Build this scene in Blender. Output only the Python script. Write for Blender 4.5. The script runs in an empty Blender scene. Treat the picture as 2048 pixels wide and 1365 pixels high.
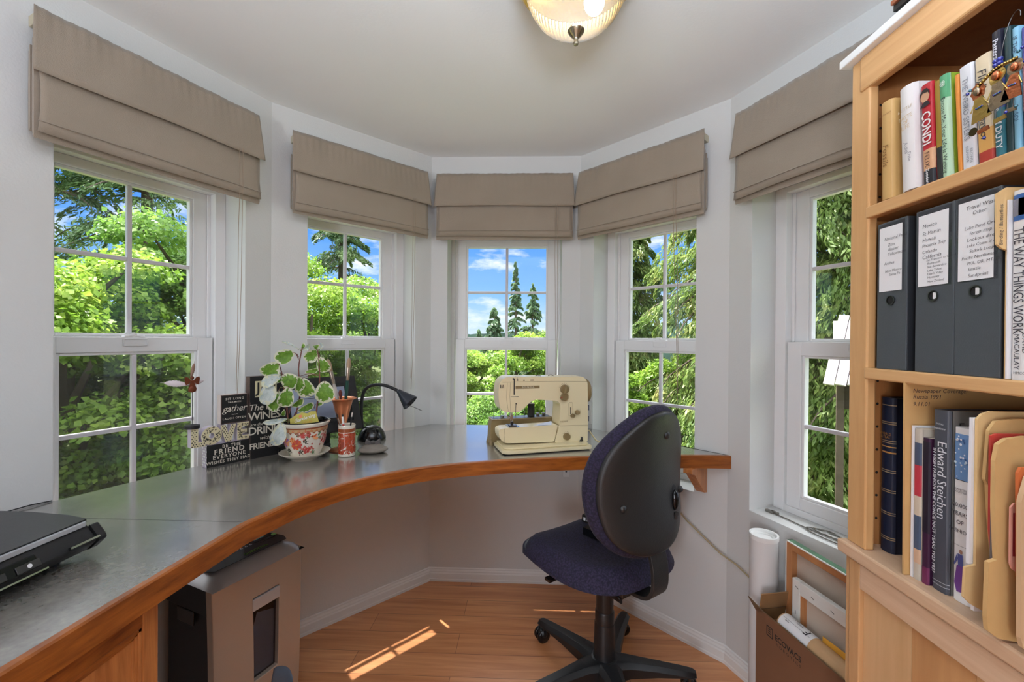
import bpy, math, random
import numpy as np
from mathutils import Matrix, Vector
S = bpy.context.scene
COL = S.collection
PI = math.pi
R = math.radians
random.seed(4)
RNG = np.random.default_rng(11)

# ------------------------------------------------------------------ materials
def nmat(name):
    m = bpy.data.materials.new(name); m.use_nodes = True
    nt = m.node_tree
    return m, nt, nt.nodes['Principled BSDF']
def lin(c):
    return tuple((x / 12.92 if x <= .04045 else ((x + .055) / 1.055) ** 2.4) for x in [v / 255. for v in c])
def mat(name, rgb, rough=.5, metal=0., spec=.5, bump=0., bscale=200., var=0., vscale=8., emit=None, estr=1., coat=0., sheen=0.):
    """rgb in sRGB 0-255"""
    m, nt, b = nmat(name)
    c = lin(rgb)
    b.inputs['Base Color'].default_value = (*c, 1)
    b.inputs['Roughness'].default_value = rough
    b.inputs['Metallic'].default_value = metal
    b.inputs['Specular IOR Level'].default_value = spec
    b.inputs['Coat Weight'].default_value = coat
    b.inputs['Sheen Weight'].default_value = sheen
    m.diffuse_color = (*c, 1)
    N = nt.nodes
    if bump or var:
        tc = N.new('ShaderNodeTexCoord')
    if var:
        nz = N.new('ShaderNodeTexNoise'); nz.inputs['Scale'].default_value = vscale; nz.inputs['Detail'].default_value = 5
        rp = N.new('ShaderNodeValToRGB')
        rp.color_ramp.elements[0].position = .3; rp.color_ramp.elements[1].position = .7
        rp.color_ramp.elements[0].color = (*[x * (1 - var) for x in c], 1)
        rp.color_ramp.elements[1].color = (*[min(1, x * (1 + var)) for x in c], 1)
        nt.links.new(tc.outputs['Object'], nz.inputs['Vector'])
        nt.links.new(nz.outputs['Fac'], rp.inputs['Fac']); nt.links.new(rp.outputs['Color'], b.inputs['Base Color'])
    if bump:
        n2 = N.new('ShaderNodeTexNoise'); n2.inputs['Scale'].default_value = bscale; n2.inputs['Detail'].default_value = 3
        bp = N.new('ShaderNodeBump'); bp.inputs['Strength'].default_value = bump; bp.inputs['Distance'].default_value = .002
        nt.links.new(tc.outputs['Object'], n2.inputs['Vector']); nt.links.new(n2.outputs['Fac'], bp.inputs['Height'])
        nt.links.new(bp.outputs['Normal'], b.inputs['Normal'])
    if emit:
        b.inputs['Emission Color'].default_value = (*lin(emit), 1); b.inputs['Emission Strength'].default_value = estr
    return m
def wood(name, c1, c2, scale=(3, 60, 60), rough=.38, rings=2., coat=.15, bump=.05):
    """grain runs along the axis with the small scale value (object space)"""
    m, nt, b = nmat(name); N = nt.nodes; L = nt.links
    tc = N.new('ShaderNodeTexCoord'); mp = N.new('ShaderNodeMapping'); mp.inputs['Scale'].default_value = scale
    L.new(tc.outputs['Object'], mp.inputs['Vector'])
    nz = N.new('ShaderNodeTexNoise'); nz.inputs['Scale'].default_value = 1.; nz.inputs['Detail'].default_value = 7; nz.inputs['Roughness'].default_value = .62; nz.inputs['Distortion'].default_value = .6
    L.new(mp.outputs['Vector'], nz.inputs['Vector'])
    n2 = N.new('ShaderNodeTexNoise'); n2.inputs['Scale'].default_value = .22 * rings; n2.inputs['Detail'].default_value = 3; n2.inputs['Distortion'].default_value = 1.5
    L.new(mp.outputs['Vector'], n2.inputs['Vector'])
    mx = N.new('ShaderNodeMath'); mx.operation = 'MULTIPLY_ADD'; mx.inputs[1].default_value = .55
    ad = N.new('ShaderNodeMath'); ad.operation = 'MULTIPLY'; ad.inputs[1].default_value = .45
    L.new(n2.outputs['Fac'], ad.inputs[0]); L.new(nz.outputs['Fac'], mx.inputs[0]); L.new(ad.outputs[0], mx.inputs[2])
    rp = N.new('ShaderNodeValToRGB'); e = rp.color_ramp.elements
    e[0].position = .36; e[1].position = .66
    e[0].color = (*lin(c2), 1); e[1].color = (*lin(c1), 1)
    L.new(mx.outputs[0], rp.inputs['Fac']); L.new(rp.outputs['Color'], b.inputs['Base Color'])
    bp = N.new('ShaderNodeBump'); bp.inputs['Strength'].default_value = bump; bp.inputs['Distance'].default_value = .001
    L.new(nz.outputs['Fac'], bp.inputs['Height']); L.new(bp.outputs['Normal'], b.inputs['Normal'])
    b.inputs['Roughness'].default_value = rough; b.inputs['Coat Weight'].default_value = coat; b.inputs['Coat Roughness'].default_value = .2
    return m
def floor_mat():
    m, nt, b = nmat('maple_boards'); N = nt.nodes; L = nt.links
    tc = N.new('ShaderNodeTexCoord')
    mp = N.new('ShaderNodeMapping'); mp.inputs['Location'].default_value = (.30, .062, 0)
    L.new(tc.outputs['Object'], mp.inputs['Vector'])
    br = N.new('ShaderNodeTexBrick'); br.offset = .37; br.offset_frequency = 2
    br.inputs['Scale'].default_value = 1.; br.inputs['Brick Width'].default_value = 1.15; br.inputs['Row Height'].default_value = .1275
    br.inputs['Mortar Size'].default_value = .0011; br.inputs['Mortar Smooth'].default_value = .3; br.inputs['Bias'].default_value = 0
    br.inputs['Color1'].default_value = (.0, .0, .0, 1); br.inputs['Color2'].default_value = (1, 1, 1, 1); br.inputs['Mortar'].default_value = (.5, .5, .5, 1)
    L.new(mp.outputs['Vector'], br.inputs['Vector'])
    m2 = N.new('ShaderNodeMapping'); m2.inputs['Scale'].default_value = (1.6, 26, 1)
    L.new(tc.outputs['Object'], m2.inputs['Vector'])
    nz = N.new('ShaderNodeTexNoise'); nz.inputs['Scale'].default_value = 1.3; nz.inputs['Detail'].default_value = 8; nz.inputs['Roughness'].default_value = .6; nz.inputs['Distortion'].default_value = .8
    L.new(m2.outputs['Vector'], nz.inputs['Vector'])
    rp = N.new('ShaderNodeValToRGB'); e = rp.color_ramp.elements
    e[0].position = .3; e[1].position = .72; e[0].color = (*lin((206, 134, 84)), 1); e[1].color = (*lin((240, 174, 120)), 1)
    L.new(nz.outputs['Fac'], rp.inputs['Fac'])
    tint = N.new('ShaderNodeMix'); tint.data_type = 'RGBA'; tint.blend_type = 'MULTIPLY'
    r2 = N.new('ShaderNodeValToRGB'); r2.color_ramp.elements[0].color = (.82, .74, .66, 1); r2.color_ramp.elements[1].color = (1, .98, .97, 1)
    L.new(br.outputs['Color'], r2.inputs['Fac'])
    tint.inputs[0].default_value = 1
    L.new(rp.outputs['Color'], tint.inputs[6]); L.new(r2.outputs['Color'], tint.inputs[7])
    seam = N.new('ShaderNodeMix'); seam.data_type = 'RGBA'
    L.new(br.outputs['Fac'], seam.inputs[0]); L.new(tint.outputs[2], seam.inputs[6]); seam.inputs[7].default_value = (*lin((120, 70, 42)), 1)
    # a few dark mineral streaks
    m3 = N.new('ShaderNodeMapping'); m3.inputs['Scale'].default_value = (1.2, 7, 1)
    L.new(tc.outputs['Object'], m3.inputs['Vector'])
    n3 = N.new('ShaderNodeTexNoise'); n3.inputs['Scale'].default_value = 1.9; n3.inputs['Detail'].default_value = 5
    L.new(m3.outputs['Vector'], n3.inputs['Vector'])
    r3 = N.new('ShaderNodeValToRGB'); r3.color_ramp.elements[0].position = .68; r3.color_ramp.elements[1].position = .78
    r3.color_ramp.elements[1].color = (.5, .5, .5, 1)
    L.new(n3.outputs['Fac'], r3.inputs['Fac'])
    st = N.new('ShaderNodeMix'); st.data_type = 'RGBA'; L.new(r3.outputs['Color'], st.inputs[0]); L.new(seam.outputs[2], st.inputs[6]); st.inputs[7].default_value = (*lin((140, 95, 80)), 1)
    L.new(st.outputs[2], b.inputs['Base Color'])
    b.inputs['Roughness'].default_value = .36; b.inputs['Coat Weight'].default_value = .25; b.inputs['Coat Roughness'].default_value = .25
    return m
def laminate_mat():
    m, nt, b = nmat('slate_laminate'); N = nt.nodes; L = nt.links
    tc = N.new('ShaderNodeTexCoord')
    n1 = N.new('ShaderNodeTexNoise'); n1.inputs['Scale'].default_value = 4.; n1.inputs['Detail'].default_value = 9; n1.inputs['Roughness'].default_value = .65
    n2 = N.new('ShaderNodeTexNoise'); n2.inputs['Scale'].default_value = 90.; n2.inputs['Detail'].default_value = 4
    L.new(tc.outputs['Object'], n1.inputs['Vector']); L.new(tc.outputs['Object'], n2.inputs['Vector'])
    rp = N.new('ShaderNodeValToRGB'); e = rp.color_ramp.elements
    e[0].position = .3; e[1].position = .72; e[0].color = (*lin((110, 107, 103)), 1); e[1].color = (*lin((154, 147, 138)), 1)
    k = rp.color_ramp.elements.new(.5); k.color = (*lin((129, 125, 118)), 1)
    L.new(n1.outputs['Fac'], rp.inputs['Fac'])
    mx = N.new('ShaderNodeMix'); mx.data_type = 'RGBA'; mx.blend_type = 'OVERLAY'; mx.inputs[0].default_value = .35
    L.new(rp.outputs['Color'], mx.inputs[6]); L.new(n2.outputs['Fac'], mx.inputs[7])
    L.new(mx.outputs[2], b.inputs['Base Color'])
    b.inputs['Roughness'].default_value = .22; b.inputs['Specular IOR Level'].default_value = .8; b.inputs['Coat Weight'].default_value = 1.; b.inputs['Coat Roughness'].default_value = .17; b.inputs['Coat IOR'].default_value = 2.3
    bp = N.new('ShaderNodeBump'); bp.inputs['Strength'].default_value = .015; bp.inputs['Distance'].default_value = .001
    L.new(n2.outputs['Fac'], bp.inputs['Height']); L.new(bp.outputs['Normal'], b.inputs['Normal'])
    return m
def thin_glass(name, tint=(1, 1, 1), refl=1., ior=1.45):
    """clear pane: lets light straight through, mirrors more towards grazing angles on both sides"""
    m = bpy.data.materials.new(name); m.use_nodes = True; nt = m.node_tree; nt.nodes.clear(); N = nt.nodes; L = nt.links
    o = N.new('ShaderNodeOutputMaterial'); t = N.new('ShaderNodeBsdfTransparent'); g = N.new('ShaderNodeBsdfGlossy')
    t.inputs['Color'].default_value = (*tint, 1); g.inputs['Roughness'].default_value = .02
    f = N.new('ShaderNodeLayerWeight'); f.inputs['Blend'].default_value = .5
    p = N.new('ShaderNodeMath'); p.operation = 'POWER'; p.inputs[1].default_value = 5.
    k = N.new('ShaderNodeMath'); k.operation = 'MULTIPLY_ADD'; k.inputs[1].default_value = .90 * refl; k.inputs[2].default_value = .035 * refl
    x = N.new('ShaderNodeMixShader')
    L.new(f.outputs['Facing'], p.inputs[0]); L.new(p.outputs[0], k.inputs[0]); L.new(k.outputs[0], x.inputs[0]); L.new(t.outputs[0], x.inputs[1]); L.new(g.outputs[0], x.inputs[2]); L.new(x.outputs[0], o.inputs[0])
    return m
def see_through(name, rgb, fac, rough=.5, gloss=.0):
    """cloth or mesh that lets part of the light straight through"""
    m = bpy.data.materials.new(name); m.use_nodes = True; nt = m.node_tree; nt.nodes.clear(); N = nt.nodes; L = nt.links
    o = N.new('ShaderNodeOutputMaterial'); t = N.new('ShaderNodeBsdfTransparent'); d = N.new('ShaderNodeBsdfPrincipled')
    d.inputs['Base Color'].default_value = (*lin(rgb), 1); d.inputs['Roughness'].default_value = rough
    x = N.new('ShaderNodeMixShader'); x.inputs[0].default_value = fac
    L.new(t.outputs[0], x.inputs[1]); L.new(d.outputs[0], x.inputs[2]); L.new(x.outputs[0], o.inputs[0])
    return m
def leaf_mat(name, c1, c2, c3, trans=.45, scale=1.2):
    m = bpy.data.materials.new(name); m.use_nodes = True; nt = m.node_tree; nt.nodes.clear(); N = nt.nodes; L = nt.links
    o = N.new('ShaderNodeOutputMaterial'); d = N.new('ShaderNodeBsdfPrincipled'); t = N.new('ShaderNodeBsdfTranslucent'); x = N.new('ShaderNodeMixShader')
    tc = N.new('ShaderNodeTexCoord'); nz = N.new('ShaderNodeTexNoise'); nz.inputs['Scale'].default_value = scale; nz.inputs['Detail'].default_value = 6; nz.inputs['Roughness'].default_value = .75
    rp = N.new('ShaderNodeValToRGB'); e = rp.color_ramp.elements
    e[0].position = .34; e[0].color = (*lin(c1), 1); e[1].position = .68; e[1].color = (*lin(c3), 1)
    k = e.new(.5); k.color = (*lin(c2), 1)
    L.new(tc.outputs['Object'], nz.inputs['Vector']); L.new(nz.outputs['Fac'], rp.inputs['Fac'])
    L.new(rp.outputs['Color'], d.inputs['Base Color']); L.new(rp.outputs['Color'], t.inputs['Color'])
    d.inputs['Roughness'].default_value = .45; d.inputs['Specular IOR Level'].default_value = .35
    x.inputs[0].default_value = trans
    L.new(d.outputs[0], x.inputs[1]); L.new(t.outputs[0], x.inputs[2]); L.new(x.outputs[0], o.inputs[0])
    return m

M = {}
M['wall'] = mat('wall_paint', (212, 212, 210), .62, bump=.25, bscale=160)
M['ceil'] = mat('ceiling_paint', (240, 240, 239), .7, bump=.15, bscale=120)
M['trim'] = mat('white_trim', (232, 231, 228), .42, bump=.04, bscale=40)
M['vinyl'] = mat('white_vinyl', (232, 231, 231), .38)
M['grid'] = mat('muntin_white', (214, 210, 214), .4)
M['floor'] = floor_mat()
M['lam'] = laminate_mat()
M['oak'] = wood('oak_edge', (172, 98, 36), (116, 58, 18), (9, 9, 70), .34, 2.)
M['oakv'] = wood('oak_cabinet', (206, 136, 76), (160, 94, 46), (60, 60, 5), .36, 2.)
M['maple'] = wood('maple_case', (222, 176, 122), (200, 150, 96), (40, 40, 3), .4, 1., .1, .03)
M['mapleh'] = wood('maple_shelf', (222, 176, 122), (198, 148, 96), (40, 3, 40), .4, 1., .1, .03)
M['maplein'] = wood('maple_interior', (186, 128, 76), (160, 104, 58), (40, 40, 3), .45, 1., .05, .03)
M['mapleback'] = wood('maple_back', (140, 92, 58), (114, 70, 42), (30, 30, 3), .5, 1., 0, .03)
M['mapled'] = wood('maple_door', (216, 172, 124), (192, 146, 98), (26, 26, 2.5), .4, 1.4, .1, .03)
M['ledge'] = wood('maple_ledge', (224, 192, 160), (200, 160, 124), (30, 3, 60), .42, 1.2, .1, .03)
M['fab'] = mat('taupe_fabric', (150, 136, 120), .85, bump=.5, bscale=500, sheen=.3, var=.05, vscale=6)
M['cord'] = mat('blind_cord', (150, 130, 112), .8)
M['cream'] = mat('headrail_cream', (196, 186, 160), .5)
M['glass'] = thin_glass('window_glass', (.985, .99, .99), .55)
M['screen'] = see_through('insect_mesh', (60, 62, 60), .36)
M['blackpl'] = mat('black_plastic', (26, 27, 29), .38, bump=.1, bscale=400)
M['softblack'] = mat('black_matte', (22, 22, 24), .6)
M['gloss'] = mat('black_gloss', (16, 17, 20), .16)
M['chrome'] = mat('chrome', (210, 210, 205), .18, 1.)
M['steel'] = mat('dark_steel', (92, 92, 92), .34, 1.)
M['brass'] = mat('brass', (205, 170, 95), .25, 1.)
M['nickel'] = mat('antique_nickel', (150, 140, 118), .22, 1.)
M['copper'] = mat('copper', (226, 142, 98), .28, .75, var=.08, vscale=20)
M['white'] = mat('white_plain', (236, 236, 234), .5)
M['paper'] = mat('paper', (238, 237, 238), .75)
M['ink'] = mat('ink', (62, 60, 64), .8)
M['black'] = mat('printed_black', (24, 23, 24), .6)

# ------------------------------------------------------------------ mesh builder
I4 = Matrix.Identity(4)
def T(x, y, z=0): return Matrix.Translation((x, y, z))
def RZ(a): return Matrix.Rotation(a, 4, 'Z')
def RX(a): return Matrix.Rotation(a, 4, 'X')
def RY(a): return Matrix.Rotation(a, 4, 'Y')
def basis(o, x, y):
    x = Vector(x).normalized(); y = Vector(y); z = x.cross(y).normalized(); y = z.cross(x)
    m = Matrix((x, y, z)).transposed().to_4x4(); m.translation = Vector(o); return m
_txt = {}
def text_geo(s, size, shear=0., bold=0., align='CENTER', space=1., line=1.):
    key = (s, shear, bold, align, space, line)
    if key not in _txt:
        cu = bpy.data.curves.new('t', 'FONT'); cu.body = s; cu.size = 1.; cu.shear = shear; cu.offset = bold
        cu.align_x = align; cu.align_y = 'CENTER'; cu.space_character = space; cu.space_line = line; cu.resolution_u = 2; cu.fill_mode = 'FRONT'
        ob = bpy.data.objects.new('t', cu); me = bpy.data.meshes.new_from_object(ob)
        _txt[key] = ([v.co.copy() for v in me.vertices], [tuple(p.vertices) for p in me.polygons])
        bpy.data.objects.remove(ob); bpy.data.curves.remove(cu); bpy.data.meshes.remove(me)
    v, f = _txt[key]
    return [(a.x * size, a.y * size, 0.) for a in v], f
class MB:
    def __init__(self, Mx=I4):
        self.v = []; self.f = []; self.m = []; self.mats = []; self.M = Mx
    def mi(self, m):
        if m not in self.mats: self.mats.append(m)
        return self.mats.index(m)
    def add(self, vs, fs, m, Mx=None):
        X = self.M @ Mx if Mx is not None else self.M
        o = len(self.v); k = self.mi(m)
        self.v += [X @ Vector(p) for p in vs]
        flip = X.determinant() < 0
        for f in fs:
            f = tuple(i + o for i in f); self.f.append(f[::-1] if flip else f); self.m.append(k)
        return self
    def box(self, x0, x1, y0, y1, z0, z1, m, Mx=None):
        vs = [(x0, y0, z0), (x1, y0, z0), (x1, y1, z0), (x0, y1, z0), (x0, y0, z1), (x1, y0, z1), (x1, y1, z1), (x0, y1, z1)]
        return self.add(vs, [(0, 3, 2, 1), (4, 5, 6, 7), (0, 1, 5, 4), (1, 2, 6, 5), (2, 3, 7, 6), (3, 0, 4, 7)], m, Mx)
    def prism(self, poly, h0, h1, m, Mx=None, capm=None):
        a = sum(poly[i][0] * poly[(i + 1) % len(poly)][1] - poly[(i + 1) % len(poly)][0] * poly[i][1] for i in range(len(poly)))
        if a < 0: poly = poly[::-1]
        n = len(poly); vs = [(p[0], p[1], h0) for p in poly] + [(p[0], p[1], h1) for p in poly]
        self.add(vs, [(i, (i + 1) % n, n + (i + 1) % n, n + i) for i in range(n)] + [tuple(range(n))[::-1]], m, Mx)
        return self.add([(p[0], p[1], h1) for p in poly], [tuple(range(n))], capm or m, Mx)
    def lathe(self, prof, m, Mx=None, n=32, rib=0., nrib=0, cap=True, a0=0., a1=2 * PI, mfun=None):
        full = abs(a1 - a0 - 2 * PI) < 1e-6; k = n if full else n + 1
        vs = []
        for (r, z) in prof:
            for i in range(k):
                a = a0 + (a1 - a0) * i / n; q = r * (1 + (rib * math.cos(nrib * a) if rib else 0))
                vs.append((q * math.cos(a), q * math.sin(a), z))
        for j in range(len(prof) - 1):
            fs = []
            for i in range(n):
                i2 = (i + 1) % k
                fs.append((j * k + i, j * k + i2, (j + 1) * k + i2, (j + 1) * k + i))
            self.add([], [], m)
            if j == 0: o = len(self.v); self.add(vs, [], m, Mx)
            mm = mfun(j) if mfun else m; kk = self.mi(mm)
            for f in fs: self.f.append(tuple(x + o for x in f)); self.m.append(kk)
        if cap and full:
            kk = self.mi(m)
            if prof[0][0] > 1e-5: self.f.append(tuple(o + i for i in range(n))[::-1]); self.m.append(kk)
            if prof[-1][0] > 1e-5: self.f.append(tuple(o + (len(prof) - 1) * k + i for i in range(n))); self.m.append(kk)
        return self
    def cyl(self, r, z0, z1, m, Mx=None, n=24, r2=None): return self.lathe([(r, z0), (r2 if r2 is not None else r, z1)], m, Mx, n)
    def tube(self, pts, r, m, n=8, Mx=None):
        P = [Vector(p) for p in pts]; K = len(P); rs = r if isinstance(r, (list, tuple)) else [r] * K
        vs = []; up = None
        for i in range(K):
            t = (P[min(i + 1, K - 1)] - P[max(i - 1, 0)]).normalized()
            if up is None:
                up = Vector((0, 0, 1)) if abs(t.z) < .9 else Vector((1, 0, 0))
            u = (up - t * up.dot(t)).normalized(); up = u; w = t.cross(u)
            for k in range(n):
                a = 2 * PI * k / n; vs.append(P[i] + (u * math.cos(a) + w * math.sin(a)) * rs[i])
        fs = [(i * n + k, i * n + (k + 1) % n, (i + 1) * n + (k + 1) % n, (i + 1) * n + k) for i in range(K - 1) for k in range(n)]
        fs += [tuple(range(n))[::-1], tuple((K - 1) * n + k for k in range(n))]
        return self.add(vs, fs, m, Mx)
    def ball(self, c, r, m, Mx=None, n=16, k=10, jit=0.):
        r = r if isinstance(r, (list, tuple)) else (r, r, r); vs = [(c[0], c[1], c[2] - r[2])]
        for j in range(1, k):
            t = PI * j / k
            for i in range(n):
                a = 2 * PI * i / n; q = 1 + (random.uniform(-jit, jit) if jit else 0)
                vs.append((c[0] + q * r[0] * math.sin(t) * math.cos(a), c[1] + q * r[1] * math.sin(t) * math.sin(a), c[2] - q * r[2] * math.cos(t)))
        vs.append((c[0], c[1], c[2] + r[2])); e = len(vs) - 1
        fs = [(0, 1 + (i + 1) % n, 1 + i) for i in range(n)] + [(e, e - n + i, e - n + (i + 1) % n) for i in range(n)]
        fs += [(1 + j * n + i, 1 + j * n + (i + 1) % n, 1 + (j + 1) * n + (i + 1) % n, 1 + (j + 1) * n + i) for j in range(k - 2) for i in range(n)]
        return self.add(vs, fs, m, Mx)
    def grid(self, nu, nv, fn, m, Mx=None, mfun=None):
        vs = [fn(i / nu, j / nv) for j in range(nv + 1) for i in range(nu + 1)]
        o = len(self.v); self.add(vs, [], m, Mx)
        for j in range(nv):
            for i in range(nu):
                a = o + j * (nu + 1) + i; kk = self.mi(mfun((i + .5) / nu, (j + .5) / nv) if mfun else m)
                self.f.append((a, a + 1, a + nu + 2, a + nu + 1)); self.m.append(kk)
        return self
    def text(self, s, size, m, Mx, thick=.0004, fit=None, **kw):
        v, f = text_geo(s, size, **kw)
        if fit:
            xs_ = [a for a, b, c in v]; k = fit / (max(xs_) - min(xs_)); v = [(a * k, b, c) for a, b, c in v]
        return self.add([(a, b, thick) for a, b, c in v], f, m, Mx)
    def disc(self, r, m, Mx, n=24, r2=None, z=.0004):
        r2 = r2 or r
        return self.add([(r * math.cos(2 * PI * i / n), r2 * math.sin(2 * PI * i / n), z) for i in range(n)], [tuple(range(n))], m, Mx)
    def rect(self, x0, x1, y0, y1, m, Mx, z=.0004):
        return self.add([(x0, y0, z), (x1, y0, z), (x1, y1, z), (x0, y1, z)], [(0, 1, 2, 3)], m, Mx)
    def poly(self, pts, m, Mx, z=.0004):
        return self.add([(p[0], p[1], z) for p in pts], [tuple(range(len(pts)))], m, Mx)
    def build(self, name, parent=None, smooth=35, bevel=0., bseg=2, solid=0., sub=0, offs=0.):
        me = bpy.data.meshes.new(name)
        X = I4
        if parent is not None:
            r = parent
            while r.parent is not None: r = r.parent
            X = r.matrix_basis.inverted()
        me.from_pydata([tuple(X @ p) for p in self.v], [], self.f)
        for m in self.mats: me.materials.append(m)
        me.polygons.foreach_set('material_index', self.m)
        if smooth:
            me.polygons.foreach_set('use_smooth', [True] * len(self.f)); me.update(); me.set_sharp_from_angle(angle=R(smooth))
        me.update()
        o = bpy.data.objects.new(name, me); COL.objects.link(o)
        if parent is not None: o.parent = parent
        if solid:
            s = o.modifiers.new('solidify', 'SOLIDIFY'); s.thickness = solid; s.offset = offs
        if bevel:
            b = o.modifiers.new('bevel', 'BEVEL'); b.width = bevel; b.segments = bseg; b.limit_method = 'ANGLE'; b.angle_limit = R(40); b.harden_normals = False
        if sub:
            s = o.modifiers.new('sub', 'SUBSURF'); s.levels = sub; s.render_levels = sub
        return o
def thing(name, label, cat, loc=(0, 0, 0), rz=0., group=None):
    o = bpy.data.objects.new(name, None); COL.objects.link(o); o.empty_display_size = .05
    o.location = loc; o.rotation_euler = (0, 0, rz); o.matrix_basis = Matrix.Translation(loc) @ RZ(rz)
    o['label'] = label; o['category'] = cat
    if group: o['group'] = group
    return o
def tag(o, label, cat, group=None, kind=None):
    o['label'] = label; o['category'] = cat
    if group: o['group'] = group
    if kind: o['kind'] = kind
    return o
def origin_to(o, loc):
    """give a one-mesh thing its origin at its base"""
    o.data.transform(Matrix.Translation(Vector(loc)).inverted()); o.location = loc; return o
def one(mb, name, label, cat, loc, group=None, **kw):
    o = mb.build(name, None, **kw); origin_to(o, loc); return tag(o, label, cat, group)
def struct(mb, name, parent=None, **kw):
    o = mb.build(name, parent, **kw); o['kind'] = 'structure'; return o
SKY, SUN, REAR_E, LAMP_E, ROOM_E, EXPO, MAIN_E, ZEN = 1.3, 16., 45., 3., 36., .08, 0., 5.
# ------------------------------------------------------------------ the room (metres; camera stands at x=0, y=0)
H = 2.394; HD = .884; TW = .2
V2 = lambda x, y: Vector((x, y))
Dp = V2(-1.117, 1.8375); Ap = V2(-.5427, 2.4119); Bp = V2(.2948, 2.4119); Cp = V2(.8556, 1.8511)
Lp = V2(-1.9068, 0.); Rp = Cp + (V2(1.5981, -.0059) - Cp).normalized() * .85
REAR = -2.6
ring = [V2(Lp.x, REAR), Lp, Dp, Ap, Bp, Cp, Rp, V2(Rp.x, REAR)]
WN = ['main_left', 'left', 'left_front', 'center', 'right_front', 'right', 'main_right', 'rear']
def seg(i): return ring[i], ring[(i + 1) % 8]
def wframe(i):
    a, b = seg(i); d = (b - a).normalized()
    return T(a.x, a.y) @ RZ(math.atan2(d.y, d.x)), (b - a).length
def off_pt(k, off):
    a, b, c = ring[k - 1], ring[k], ring[(k + 1) % 8]
    d1 = (b - a).normalized(); d2 = (c - b).normalized()
    n1 = V2(-d1.y, d1.x); n2 = V2(-d2.y, d2.x)
    return b + off * (n1 + n2) / (1 + n1.dot(n2))
ZS, ZT = .69, 1.985         # window stool and opening head
# wall index -> (opening u0, u1, glass centre, glass half width)
OPEN = {1: (1.318, 1.886, 1.575, .207), 2: (.150, .711, .397, .207), 3: (.092, .736, .420, .246), 4: (.092, .651, .408, .207), 5: (.109, .67, .424, .207)}
OFFL = (Lp - V2(-1.9068, 0.)).length
FILLWIN = (2.28, 3.0)  # opening added in the unseen rear wall to hold a fill light
for i in range(8):
    F, ln = wframe(i); Fi = F.inverted()
    a, b = seg(i)
    oa = Fi @ off_pt(i, TW).to_3d(); ob = Fi @ off_pt((i + 1) % 8, TW).to_3d()
    mb = MB(F)
    if i in OPEN: u0, u1 = OPEN[i][:2]; z0, z1 = ZS, ZT
    elif i == 7: u0, u1 = FILLWIN; z0, z1 = .35, 2.15
    else: u0 = None
    if u0 is None:
        mb.prism([(0, 0), (ln, 0), (ob.x, TW), (oa.x, TW)], 0, H, M['wall'])
    else:
        mb.prism([(0, 0), (u0, 0), (u0, TW), (oa.x, TW)], 0, H, M['wall'])
        mb.prism([(u1, 0), (ln, 0), (ob.x, TW), (u1, TW)], 0, H, M['wall'])
        mb.box(u0, u1, 0, TW, 0, z0, M['wall']); mb.box(u0, u1, 0, TW, z1, H, M['wall'])
    struct(mb, 'wall_' + WN[i], smooth=0)
OUT = [off_pt(k, TW) for k in range(8)]
struct(MB().prism([(p.x, p.y) for p in OUT], -.12, 0, M['floor']), 'floor', smooth=0)
struct(MB().prism([(p.x, p.y) for p in OUT], H, H + .12, M['ceil']), 'ceiling', smooth=0)
# eaves that shade the upper part of the windows
def line_off(i, d):
    a, b = seg(i); t = (b - a).normalized(); n = V2(-t.y, t.x); return a + n * d, t
def meet(i, di, j, dj):
    p, t = line_off(i, di); q, u = line_off(j, dj); k = (q - p).cross(u) / t.cross(u); return p + t * k
EO = [.81, .81, .81, .63, .81, .81, .81, .81]
EAV = [meet((k - 1) % 8, EO[(k - 1) % 8], k, EO[k]) for k in range(8)]
ev = MB(); ev.prism([(p.x, p.y) for p in EAV], H + .12, H + .30, M['trim']); struct(ev, 'eaves', smooth=0)

# baseboards with a stepped profile
prof = [(0, 0), (-.014, 0), (-.014, .012), (-.012, .016), (-.012, .044), (-.009, .050), (-.009, .056), (-.005, .064), (-.005, .070), (0, .074)]
def inner(k, off): return off_pt(k, off)
for i in (1, 2, 3, 4, 5):
    mb = MB(); n = len(prof)
    pa = [inner(i, q[0]) for q in prof]; pb = [inner(i + 1, q[0]) for q in prof]
    vs = [(pa[k].x, pa[k].y, prof[k][1]) for k in range(n)] + [(pb[k].x, pb[k].y, prof[k][1]) for k in range(n)]
    mb.add(vs, [(k, k + 1, n + k + 1, n + k) for k in range(n - 1)] + [tuple(range(n)), tuple(range(n, 2 * n))[::-1]], M['trim'])
    struct(mb, 'baseboard_' + WN[i], smooth=0)

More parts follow.
